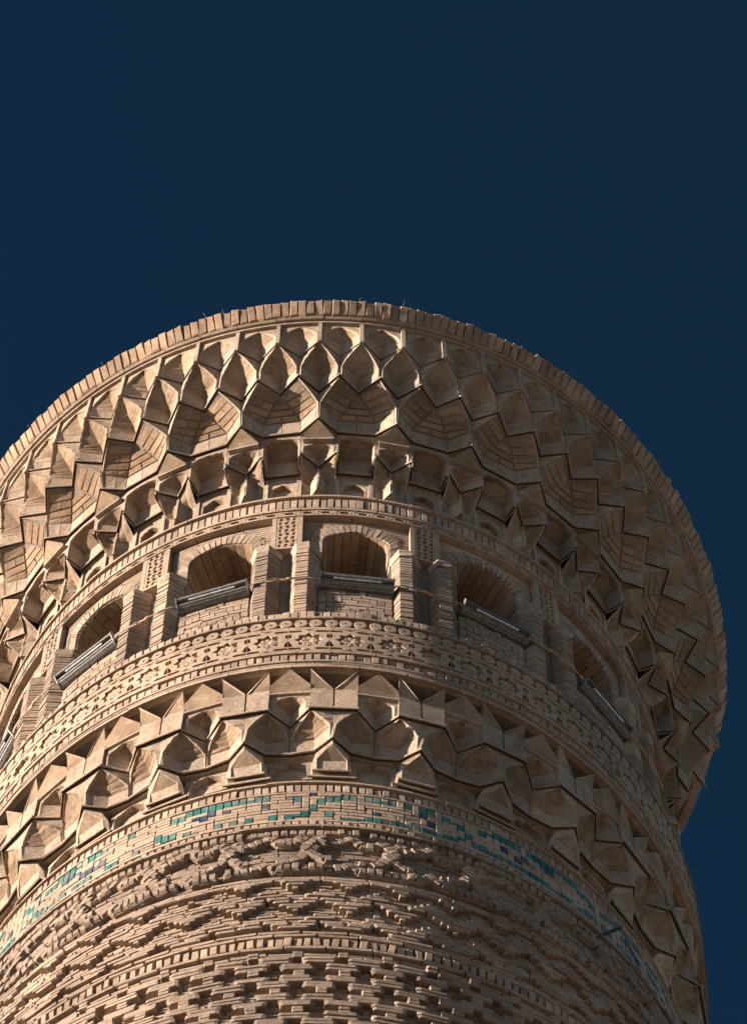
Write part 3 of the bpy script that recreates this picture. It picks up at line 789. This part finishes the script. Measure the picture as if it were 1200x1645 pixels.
def f_niche():
    # small V niche under the corbel; local centre = middle of the bay
    mb = MB(); h = .47; f = 3.325; zs, za = 33.06, 33.14; ri = 3.185
    mb.lip([(-h, 3.345), (0, ri), (h, 3.345)], L1, .035, .018, .15)
    rows = []
    for z in [L1+.035]+frange(zs, za, 7):
        t = max(0, (z-zs)/(za-zs)); ue = .34*arch(t, 2.1)+.0006; rk = lerp(ri, f-.03, sm(t)**1.2)
        rows.append([(-h, f, z), (-ue-.03*(1-t), f, z), (-ue, f-.02, z), (0, rk, z), (ue, f-.02, z), (ue+.03*(1-t), f, z), (h, f, z)])
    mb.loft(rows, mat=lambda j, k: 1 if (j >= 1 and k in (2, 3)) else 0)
    mb.loft([[(-h, f, za), (0, f, za), (h, f, za)], [(-h, f, 33.18), (0, f, 33.18), (h, f, 33.18)]])
    for s in (-1, 1): mb.poly([(s*h, 3.12, L1), (s*h, f, L1), (s*h, f, 33.2), (s*h, 3.12, 33.2)])
    return mb.mesh('small_niche', PL_VB)
FN = f_niche()
def g_cell(s):
    # two-facetted arched niche; s=+1 lies right of the joint, -1 mirrors it
    mb = MB(); z0, z1 = L2, L1; zs = 32.565
    Fc = lambda u: lerp(3.33, 3.345, u/.5) if u < .5 else lerp(3.345, 3.19, (u-.5)/.5)
    Lb = [(0, 3.318), (.43, 3.19), (1.0, 3.165)]
    def mir(pts): return [(s*p[0],)+tuple(p[1:]) for p in pts][::s]
    mb.lip(mir(Lb), z0, .036, .02, .14)
    rows = []
    zz = [z0+.036]+frange(zs, z1-.004, 9)
    for z in zz:
        t = max(0, (z-zs)/(z1-zs)); a = arch(t, 1.5); tt = (z-z0)/(z1-z0)
        uL = lerp(.5, .10, a); uR = lerp(.505, .94, a)
        fL = Fc(uL) if t > 0 else lerp(3.30, Fc(.1), tt*2 if tt < .5 else 1); fR = lerp(3.168, Fc(uR), min(1, tt*1.2)) if t < .3 else Fc(uR)
        tk = max(0, (z-32.56)/(z1-32.56)); uk = lerp(.43, .50, tk); rk = lerp(3.19, 3.32, tk)
        g = .03*(1-t)
        rp = lerp(3.318, 3.33, tt); rq = lerp(3.165, 3.188, tt)
        rk = min(rk, (fL+fR)/2-.018) if t > 0 else rk
        rows.append(mir([(0, rp, z), (uL-g, fL, z), (uL, fL-.022, z), (uk, rk, z), (uR, max(fR-.012, 3.16), z), (uR+g, fR+.004, z), (1.0, rq, z)]))
    groove(rows, 1, (2, 3, 4)); groove(rows, 8, (2, 3, 4), .005)
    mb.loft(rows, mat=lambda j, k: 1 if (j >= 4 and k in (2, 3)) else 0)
    return mb.mesh('facetted_niche', PL_VB)
GR_, GL_ = g_cell(1), g_cell(-1)
def shield():
    mb = MB(); hb = .42; zb, zt = 31.985, 32.275; rb_, rt = 3.165, 3.315
    # outer frame plate
    o = [(-.50, 3.13, zb), (.50, 3.13, zb), (.47, 3.165, 32.12), (.38, 3.22, 32.21), (0, rt-.005, zt), (-.38, 3.22, 32.21), (-.47, 3.165, 32.12)]
    c = (0, 3.15, 32.05)
    i = [(-.36, rb_, zb+.035), (.36, rb_, zb+.035), (.355, rb_+.035, 32.155), (0, rt-.012, zt-.025), (-.355, rb_+.035, 32.155)]
    mb.poly([o[0], o[1], i[1], i[0]]); mb.poly([o[1], o[2], i[2], i[1]]); mb.poly([o[2], o[3], i[2]]); mb.poly([o[3], o[4], i[3], i[2]])
    mb.poly([o[4], o[5], i[4], i[3]]); mb.poly([o[5], o[6], i[4]]); mb.poly([o[6], o[0], i[0], i[4]])
    i2 = [(u*.93, r-.010, z+(.008 if z < 32.1 else -.006)) for u, r, z in i]
    for a in range(5): b = (a+1) % 5; mb.poly([i[a], i[b], i2[b], i2[a]])
    mb.poly([i2[0], i2[1], i2[2], i2[4]]); mb.poly([i2[4], i2[2], i2[3]], 1)
    bk = [(u, 2.98, z) for u, r, z in o]
    for a in range(7): b = (a+1) % 7; mb.poly([o[b], o[a], bk[a], bk[b]])
    l = [(-.44, 3.158), (.44, 3.158)]
    mb.lip(l, zb-.002, .028, .022, .08)
    mb.lip([(-.57, 3.135), (.57, 3.135)], zb-.040, .028, .016, .1)
    return mb.mesh('shield_corbel', PL_VB)
SH = shield()
def h_blind():
    mb = MB(); h = .56; z0, z1 = 31.945, L2; zs, za = 32.14, 32.255; rw = 3.13; hw = .40
    rows = []
    for z in [z0]+frange(zs, za, 7):
        t = max(0, (z-zs)/(za-zs)); ue = hw*arch(t, 2.6)+.0005
        rows.append([(-h, rw, z), (-ue-.02*(1-t), rw, z), (-ue, rw-.06, z), (ue, rw-.06, z), (ue+.02*(1-t), rw, z), (h, rw, z)])
    mb.loft(rows, mat=lambda j, k: 0)
    mb.loft([[(-h, rw, za), (0, rw, za), (h, rw, za)], [(-h, rw, z1+.01), (0, rw, z1+.01), (h, rw, z1+.01)]])
    for s in (-1, 1): mb.poly([(s*h, 2.98, z0), (s*h, rw, z0), (s*h, rw, z1), (s*h, 2.98, z1)]); 
    mb.poly([(-h, 2.98, z0), (h, 2.98, z0), (h, rw, z0), (-h, rw, z0)])
    return mb.mesh('blind_arch', PL_VB)
HB = h_blind()
VFL, VFR, VGL, VGR, VSH, VFF, VFN, VHB = [Variants(x) for x in (FBL, FBR, GL_, GR_, SH, FFAN, FN, HB)]
for k in range(-9, 9):
    a = THL+2*k*UN
    if R(-96) < a < R(94):
        obj('cornice_block', VFL(), root, a); obj('cornice_block', VFR(), root, a)
        obj('facetted_niche', VGL(), root, a); obj('facetted_niche', VGR(), root, a); obj('shield_corbel', VSH(), root, a)
    a = THL+(2*k+1)*UN
    if R(-96) < a < R(94):
        obj('corbel', VFF(), root, a); obj('small_niche', VFN(), root, a); obj('blind_arch', VHB(), root, a)

# ------------------------------------------------------------------ tile band between two soldier rows
UN = R(6.0)
def RT(z): return 3.085+(31.7-z)*.02
moulding('string_course', [(2.95, 31.895), (RT(31.9)+.035, 31.897), (RT(31.9)+.035, 31.925), (2.95, 31.927)], .26, M_BR)
for zc, r in ((31.825, RT(31.82)), (31.11, RT(31.1))):
    for k in range(308):
        th = 2*math.pi*(k+.5+rnd.gauss(0, .03))/308-math.pi
        if R(-82) < th < R(80): put('soldier_brick' if zc > 31.5 else 'header_brick', BB, th, r+.012+rnd.gauss(0, .003), zc, .053*rnd.uniform(.85, 1.08), .05, .115*rnd.uniform(.93, 1.05), roll=rnd.gauss(0, .03))
moulding('string_course', [(2.95, 31.725), (RT(31.74)+.010, 31.727), (RT(31.74)+.010, 31.752), (2.95, 31.754)], .3, M_BR)
moulding('string_course', [(2.95, 31.185), (RT(31.2)+.010, 31.187), (RT(31.2)+.010, 31.215), (2.95, 31.217)], .3, M_BR)
moulding('string_course', [(2.95, 30.985), (RT(31)+.045, 30.988), (RT(31)+.045, 31.025), (2.95, 31.03)], .25, M_SB)
lathe('tile_band_backing', [(2.9, 30.95), (RT(31)-.016, 30.96), (RT(31.8)-.016, 31.9), (2.9, 31.92)], M_MO)
def tile_band():
    mb = MB(); q = random.Random(11); Z0, Z1 = 31.222, 31.720; ncol = 316; dth = 2*math.pi/ncol
    occupied = set(); nrow = 9; dz = (Z1-Z0)/nrow
    tiles = []
    per = 3.75; cross = -.80
    for c in range(ncol):
        th = (c+.5)*dth-math.pi
        if not (R(-82) < th < R(80)): continue
        u = (th-TH0)/UN; d = ((u-cross+per/2) % per)-per/2; n = int(round(abs(d)/(dth/UN)))
        top = {0: 4.6, 1: 6.3, 2: 7.4, 3: 7.8}.get(n, 8.2 if n < 8 else 8.0); bot = {0: 3.9, 1: 2.9, 2: 2.2, 3: 1.4}.get(n, .7 if n < 8 else .9)
        worn = math.sin(u*1.1+1)*.5+.5
        px = q.random()
        # gap in the chain of the weathered stretches
        fade = .17+.35*(1 if -6 < u < -4 else 0)+.25*(1 if u < -9 else 0)
        for kind, rr_, h in (('t', top, 2.0), ('t', bot, 2.0)):
            if q.random() < fade: continue
            hh = 2 if q.random() < .8 else 1; r0 = int(rr_-hh/2+.01)
            r0 = max(0, min(nrow-int(hh), r0))
            cells = [(c, r0+i) for i in range(int(hh))]
            if any(x in occupied for x in cells): continue
            occupied.update(cells); tiles.append((th, r0, hh, 't'))
        if n >= 5 and n <= 9 and q.random() < .5:
            r0 = q.choice((3, 4, 5)); hh = q.choice((2, 2, 1)); cells = [(c, r0+i) for i in range(hh)]
            if not any(x in occupied for x in cells): occupied.update(cells); tiles.append((th, r0, hh, 'c'))
        elif n < 3 and q.random() < .12:
            r0 = q.choice((0, 8)); 
            if (c, r0) not in occupied: occupied.add((c, r0)); tiles.append((th, r0, 1, 'c'))
    band = lathe('tile_band', [(RT(31.2)-.012, 31.2), (RT(31.7)-.012, 31.74)], M_MO)
    nt_ = 0
    for th, r0, hh, kd in tiles:
        zc = Z0+(r0+hh/2)*dz
        if nt_ < 290: put('glazed_tile', TQ if kd == 't' else CB, th, RT(zc)+.006+rnd.gauss(0, .001), zc, .052, .03, hh*dz-.010, parent=band, roll=rnd.gauss(0, .02)); nt_ += 1
    # plain brick between: long flats and uprights
    for r in range(nrow):
        c = 0
        while c < ncol:
            th = (c+.5)*dth-math.pi
            if not (R(-83) < th < R(81)) or (c, r) in occupied: c += 1; continue
            L_ = 1
            while L_ < q.choice((2, 3, 4)) and (c+L_, r) not in occupied: L_ += 1
            up = L_ == 1 and r < nrow-1 and (c, r+1) not in occupied
            h = 2 if up else 1
            for i in range(h): occupied.add((c, r+i))
            for i in range(L_): occupied.add((c+i, r))
            w = L_*dth*3.09-.008
            box_into(mb, th+(L_-1)*dth/2, RT(31.4)+.003+q.uniform(-.003, .003), Z0+(r+h/2)*dz, w, .03, h*dz-.010, 0, q.gauss(0, .01), .002)
            c += L_
    o = obj('plain_brickwork', mb.mesh('plain_brickwork', [M_BR]), band, kind='stuff')
tile_band()

# ------------------------------------------------------------------ high relief strapwork
def RR(z): return 3.10+(31.0-z)*.055
lathe('relief_backing', [(2.95, 30.98), (RR(30.98)-.03, 30.97), (RR(30.05)-.03, 30.04), (3.0, 30.0)], M_MO)
def relief():
    per = 1.9; PX = per*UN*3.13; q = random.Random(21); st = MB(); cnt = 0
    def Z(y): return 30.96-(y-490)/6*.01215
    # straps in picture-like coordinates: x 0..780 is one period, y grows downwards
    straps = [([(0, 512), (130, 505), (260, 500), (520, 500), (780, 512)], .09, .06),
              ([(-30, 640), (60, 620), (180, 600), (262, 560), (345, 622), (470, 625), (560, 575), (640, 640), (700, 690), (600, 730), (560, 790), (455, 815), (330, 815)], .105, .075),
              ([(750, 640), (770, 610), (730, 575), (640, 650), (590, 690), (700, 760), (780, 800), (860, 800)], .095, .075),
              ([(0, 880), (170, 872), (250, 835), (325, 882), (560, 885), (780, 880)], .11, .075)]
    rndl = random.Random(9)
    n = int(round(60/per)); 
    for i in range(n):
        base = -math.pi + (i+.5)*2*math.pi/n
        if not (R(-84) < base < R(84)): continue
        for pts, hgt, dep in straps:
            k = 2*math.pi/n/780
            worn = rndl.uniform(.75, 1.1)
            for (xa, ya), (xb, yb) in zip(pts, pts[1:]):
                xa_, xb_ = xa*k*3.13, xb*k*3.13; za, zb = Z(ya), Z(yb); L_ = math.hypot(xb_-xa_, zb-za); m_ = max(1, int(round(L_/.062)))
                al = math.atan2(zb-za, xb_-xa_)
                if abs(al) > math.pi/2: al -= math.copysign(math.pi, al)
                for j in range(m_):
                    t = (j+.5)/m_; x = lerp(xa_, xb_, t); z = lerp(za, zb, t); th = base-390*k+x/3.13
                    if q.random() < .03: continue
                    d = dep*worn*q.uniform(.88, 1.06); r = RR(z)+d-.03
                    h = hgt*q.uniform(.94, 1.05)*(1 if abs(al) < .5 else .8)
                    if abs(th-TH0) < R(62) and cnt < 300 and (abs(th) < R(40)):
                        o = put('relief_brick', RL, th, r, z, .058*q.uniform(.9, 1.1), d+.05, h, roll=-al*.75+q.gauss(0, .03), tilt=q.gauss(0, .04)); cnt += 1
                    else: box_into(st, th, r, z, .058*q.uniform(.9, 1.1), d+.05, h, 0, al*.75+q.gauss(0, .06), .007)
                    # mass of the strap behind the bricks
                    box_into(st, th, r-.02, z-.015, .075, d+.03, h*.9, 0, al*.75, .006)
    # flat brick field behind
    z = 30.93
    while z > 30.03:
        th = R(-84)+q.uniform(0, .05)
        while th < R(84):
            w = q.uniform(.10, .26); box_into(st, th+w/2/3.1, RR(z)-.018+q.uniform(-.006, .006), z, w-.01, .03, .042, 0, 0, .003); th += w/3.1
        z -= .054
    obj('strapwork', st.mesh('strapwork', [M_SB]), root, kind='stuff')
relief()

# ------------------------------------------------------------------ shaft brickwork
def shaft():
    st = MB(); q = random.Random(31); cnt = 0; names = 0
    CH = .054; z = 29.985; row = 0
    indiv = []
    def field(z, r, w_off=0.0):
        th = R(-86)+q.uniform(0, .06)
        while th < R(84):
            w = q.uniform(.18, .29); box_into(st, th+w/2/r, r-.012+q.uniform(-.005, .004), z, w-.010, .05, CH-.014, 0, 0, .003); th += w/r
    # two plain rows on top
    while z > 26.95:
        r = RS(z)
        if 28.70 < z < 28.87:
            z -= CH; row += 1; continue
        field(z, r)
        th0 = -math.pi; 
        if z >= 28.87:
            i = int(round((29.985-z)/CH))
            if i < 2 or z < 28.96: 
                # continuous proud course
                th = R(-86)+q.uniform(0, .1)
                while th < R(84):
                    w = q.uniform(.26, .36); box_into(st, th+w/2/r, r+.018+q.uniform(-.005, .005), z, w-.012, .05, CH-.012, 0, 0, .004); th += w/r
            else:
                # zigzag bands in steps: each course of a band is set a quarter brick further over; a single header marks every tip
                i -= 2; n = int(round(2*math.pi*3.18/.39)); per = 2*math.pi/n; st8 = per/8
                for k in range(n):
                    c0 = k*per-math.pi
                    solid_ = [((i+1+(c if c <= 4 else 8-c)) % 8) < 4 for c in range(8)]
                    if all(solid_): runs = [(0, 4), (4, 8)]
                    else:
                        s0 = next(c for c in range(8) if solid_[c] and not solid_[c-1]) if any(solid_) else None; runs = []
                        if s0 is not None:
                            c = 0
                            while c < 8:
                                if solid_[(s0+c) % 8]:
                                    e = c
                                    while e < 8 and solid_[(s0+e) % 8]: e += 1
                                    if e-c > 5: runs += [(s0+c, s0+c+(e-c)//2), (s0+c+(e-c)//2, s0+e)]
                                    else: runs.append((s0+c, s0+e))
                                    c = e
                                else: c += 1
                    for a_, b_ in runs:
                        w = (b_-a_)*st8*3.18-.006; th = c0+(a_+b_-1)/2*st8
                        if th > math.pi: th -= 2*math.pi
                        if not (R(-84) < th < R(82)) or q.random() < .04 or w < .03: continue
                        w += q.uniform(-.012, .008); pr = .036+q.uniform(-.007, .007)
                        indiv.append((abs(th-R(-4)), th+q.gauss(0, .001), r+pr, z+q.uniform(-.003, .003), w, pr+.04, CH-.012))
        else:
            # paired courses: broad blocks over narrow stems
            i = int(round((28.70-z)/.052)); n = int(round(2*math.pi*3.24/.32)); per = 2*math.pi/n
            if i < 1:
                th = R(-86)
                while th < R(84):
                    w = q.uniform(.28, .40); box_into(st, th+w/2/r, r+.020+q.uniform(-.005, .005), z, w-.012, .05, CH-.012, 0, 0, .004); th += w/r
            elif i >= 3:
                ii = i-5; lev, cyc = ii//6, ii % 6
                if i < 5: w, off = .078, .5
                elif cyc < 2: w, off = .243, .5*lev
                elif cyc < 4: w, off = .243, .5*lev+.5
                else: w, off = .085, .5*lev+.54
                for k in range(n):
                    th = (k+off)*per-math.pi
                    if th > math.pi: th -= 2*math.pi
                    if not (R(-84) < th < R(82)): continue
                    pr = .046+q.uniform(-.006, .006)
                    indiv.append((abs(th-R(-4)), th, r+pr, z, w*q.uniform(.95, 1.05), pr+.04, CH-.010))
        z -= CH if z > 28.9 else .052; row += 1
    indiv.sort()
    for j, (_, th, r, z, w, d, h) in enumerate(indiv):
        if j < 300: put('shaft_brick', SBK, th, r, z, w, d, h, jit=.6)
        else: box_into(st, th, r, z, w, d, h, 0, q.gauss(0, .01), .005)
    obj('shaft_brickwork', st.mesh('shaft_brickwork', [M_SB]), root, kind='stuff')
    for k in range(300):
        th = 2*math.pi*(k+.5+rnd.gauss(0, .04))/300-math.pi
        if R(-80) < th < R(76): put('upright_brick', BB, th, RS(28.78)+.02+rnd.gauss(0, .005), 28.783, .052*rnd.uniform(.85, 1.1), .07, .125, roll=rnd.gauss(0, .04))
shaft()

# ------------------------------------------------------------------ floodlights in the arches and their cables
def tube(mb, pts, rad, n=6, mi=0):
    rings = []
    for i, p in enumerate(pts):
        p = Vector(p); t = (Vector(pts[min(i+1, len(pts)-1)])-Vector(pts[max(i-1, 0)])).normalized()
        a = t.cross(Vector((0, 0, 1))); a = a.normalized() if a.length > 1e-3 else Vector((1, 0, 0)); b = t.cross(a)
        rings.append([p+a*rad*math.cos(2*math.pi*k/n)+b*rad*math.sin(2*math.pi*k/n) for k in range(n)])
    vs = [v for r_ in rings for v in r_]; fs = []
    for i in range(len(pts)-1):
        for k in range(n): fs.append((i*n+k, i*n+(k+1) % n, (i+1)*n+(k+1) % n, (i+1)*n+k))
    fs += [tuple(range(n))[::-1], tuple((len(pts)-1)*n+k for k in range(n))]
    mb.raw(vs, fs, mi)
LX = .315
def extrude_x(prof, x0, x1, close=True):
    prof = [(y*.78, z*1.1) for y, z in prof]
    mb = MB(); n = len(prof); vs = [(x0, y, z) for y, z in prof]+[(x1, y, z) for y, z in prof]
    fs = [(i, (i+1) % n, n+(i+1) % n, n+i) for i in range(n if close else n-1)]
    if close: fs += [tuple(range(n))[::-1], tuple(range(n, 2*n))]
    mb.raw(vs, fs); return mb
# local frame: x along the lamp, -y outwards, z up; origin at the lamp's base on the parapet
housing = extrude_x([(.04, .0), (-.03, -.006), (-.07, .012), (-.088, .03), (-.088, .045), (-.10, .075), (-.122, .08), (-.127, .13), (.04, .13)], -LX, LX).mesh('housing', [M_ME])
lipm = extrude_x([(-.074, .016), (-.090, .020), (-.096, .036), (-.086, .038)], -LX-.004, LX+.004).mesh('flange', [M_ME])
rail = extrude_x([(-.116, .064), (-.136, .064), (-.141, .085), (-.120, .088)], -LX-.004, LX+.004).mesh('rail', [M_ME])
tb = MB(); tube(tb, [(-LX*.66, -.084, .066), (LX*.66, -.084, .066)], .010, 8); tubem = tb.mesh('lamp_tube', [M_TU])
capm = extrude_x([(.045, -.006), (-.03, -.014), (-.076, .006), (-.146, .062), (-.146, .10), (-.13, .135), (.045, .135)], -.006, .006).mesh('end_cap', [M_ME])
hm = MB()
for i in range(24):
    x = -LX*.92+i*LX*1.84/23; pts = []
    for dn in (-.002, .02):
        for a in range(6):
            e = .0085*math.sin(a*math.pi/3); pts.append((x+.0075*math.cos(a*math.pi/3), (-.053-e*.91+dn*.41)*.78, (.0043+e*.41+dn*.91)*1.1))
    hm.raw(pts, [tuple(range(6)), tuple(range(5, -1, -1))]+[((a+1) % 6, a, 6+a, 6+(a+1) % 6) for a in range(6)])
holem = hm.mesh('vent_holes', [M_DK])
brk = extrude_x([(.06, -.02), (-.02, -.022), (-.02, -.010), (.06, -.006)], -.02, .02).mesh('bracket', [M_DK])
pos_names = {-4: 'leftmost arch, cut by the picture edge', -3: 'leftmost arch', -2: 'second arch left of the middle one', -1: 'arch just left of the middle one',
             0: 'middle arch', 1: 'shaded arch just right of the middle one', 2: 'rightmost visible arch'}
looks = {-3: 'steeply tilted sunlit', -2: 'long perforated sunlit', -1: 'sunlit bronze-looking', 0: 'level grey perforated', 1: 'dark slanting', 2: 'dark steeply slanting', 3: 'nearly upright dark'}
def lamp_frame(w_):
    a = THA+R(22.5)*w_+R(.1); r = 3.175; return a, r-.012, wz(35.95)
for w_ in range(-3, 3):
    a, r, z = lamp_frame(w_)
    t = bpy.data.objects.new('floodlight', None); COL.objects.link(t)
    t.location = (r*math.sin(a), -r*math.cos(a), z+EYE); t.rotation_euler = (0, 0.018 if w_ == 0 else rnd.uniform(-.02, .02), a)
    t['label'] = looks[w_]+' floodlight trough in the '+pos_names[w_]
    t['category'] = 'floodlight'; t['group'] = 'floodlights in the arches'
    for nm, me in (('housing', housing), ('flange', lipm), ('rail', rail), ('lamp_tube', tubem), ('vent_holes', holem)): obj(nm, me, t)
    for s in (-1, 1): c = obj('end_cap', capm, t); c.location = (s*(LX+.004), 0, 0)
    for s in (-1, 1): c = obj('bracket', brk, t); c.location = (s*LX*.7, .055, .01)
def cable(w_):
    # from the right end of lamp w_ round the pilasters to the next lamp
    a0, r0, z0 = lamp_frame(w_); a1, _, _ = lamp_frame(w_+1); q = random.Random(w_+50)
    s0 = a0+LX/3.2; s1 = a1-LX/3.2; e = bpy.data.objects.new('power_cable', None); COL.objects.link(e)
    am = (s0+s1)/2; e.location = (0, 0, 0)
    nm = {-3: 'between the two leftmost arches', -2: 'between the second and third arch from the left edge', -1: 'left of the middle arch', 0: 'right of the middle arch', 1: 'in shade between the two arches on the right', 2: 'beyond the rightmost floodlight'}[w_]
    e['label'] = 'pale cable across paired pilasters '+nm; e['category'] = 'cable'; e['group'] = 'cables between the floodlights'
    sag = q.uniform(.03, .10)
    def pt_(t, dz=0, dr=0):
        a = lerp(s0, s1, t); 
        r = 3.22+.055*math.sin(math.pi*min(1, max(0, t)))**.3+dr
        if .44 < t < .56: r -= .01
        return (r*math.sin(a), -r*math.cos(a), z0+.04-sag*4*t*(1-t)+dz+EYE)
    for j in range(2):
        mb = MB(); tube(mb, [pt_(i/24, dz=.012*math.sin(i*.7+j*2+w_)+(.02*j)*math.sin(math.pi*i/24), dr=.004*j) for i in range(25)], .0055, 5); obj('strand', mb.mesh('strand', [M_CA]), e)
    mb = MB(); c = .45 if w_ < 0 else .38
    tube(mb, [pt_(c+i*.03, dz=.006, dr=.003) for i in range(6)], .013, 6); obj('splice', mb.mesh('splice', [M_TP]), e)
for w_ in range(-3, 3): cable(w_)
# iron peg in the lower soldier row on the right
a = R(43); mb = MB(); r = RT(31.05)
tube(mb, [((r-.03)*math.sin(a), -(r-.03)*math.cos(a), wz(31.05)+EYE), ((r+.17)*math.sin(a+.03), -(r+.17)*math.cos(a+.03), wz(31.10)+EYE)], .016, 6)
o = obj('iron_peg', mb.mesh('iron_peg', [M_DK])); o['label'] = 'short black iron peg sticking out below the turquoise tiles on the shaded right'; o['category'] = 'peg'
# dry tufts on the rim
mb = MB(); q = random.Random(77)
for k in range(14):
    a = R(q.uniform(-80, 78)); r = 3.97
    for j in range(q.choice((1, 2, 3))):
        p0 = Vector(((r-.02)*math.sin(a), -(r-.02)*math.cos(a), wz(41.70)+EYE)); d = Vector((math.sin(a)*q.uniform(.2, 1), -math.cos(a)*q.uniform(.2, 1), q.uniform(.6, 1.2))); L_ = q.uniform(.03, .10)
        tube(mb, [p0, p0+d*L_*.6, p0+d*L_+Vector((q.uniform(-.02, .02), 0, 0))], .0022, 3)
obj('dry_grass', mb.mesh('dry_grass', [M_GR]), None, kind='stuff', label='thin dry grass stalks growing along the brick rim', category='grass')
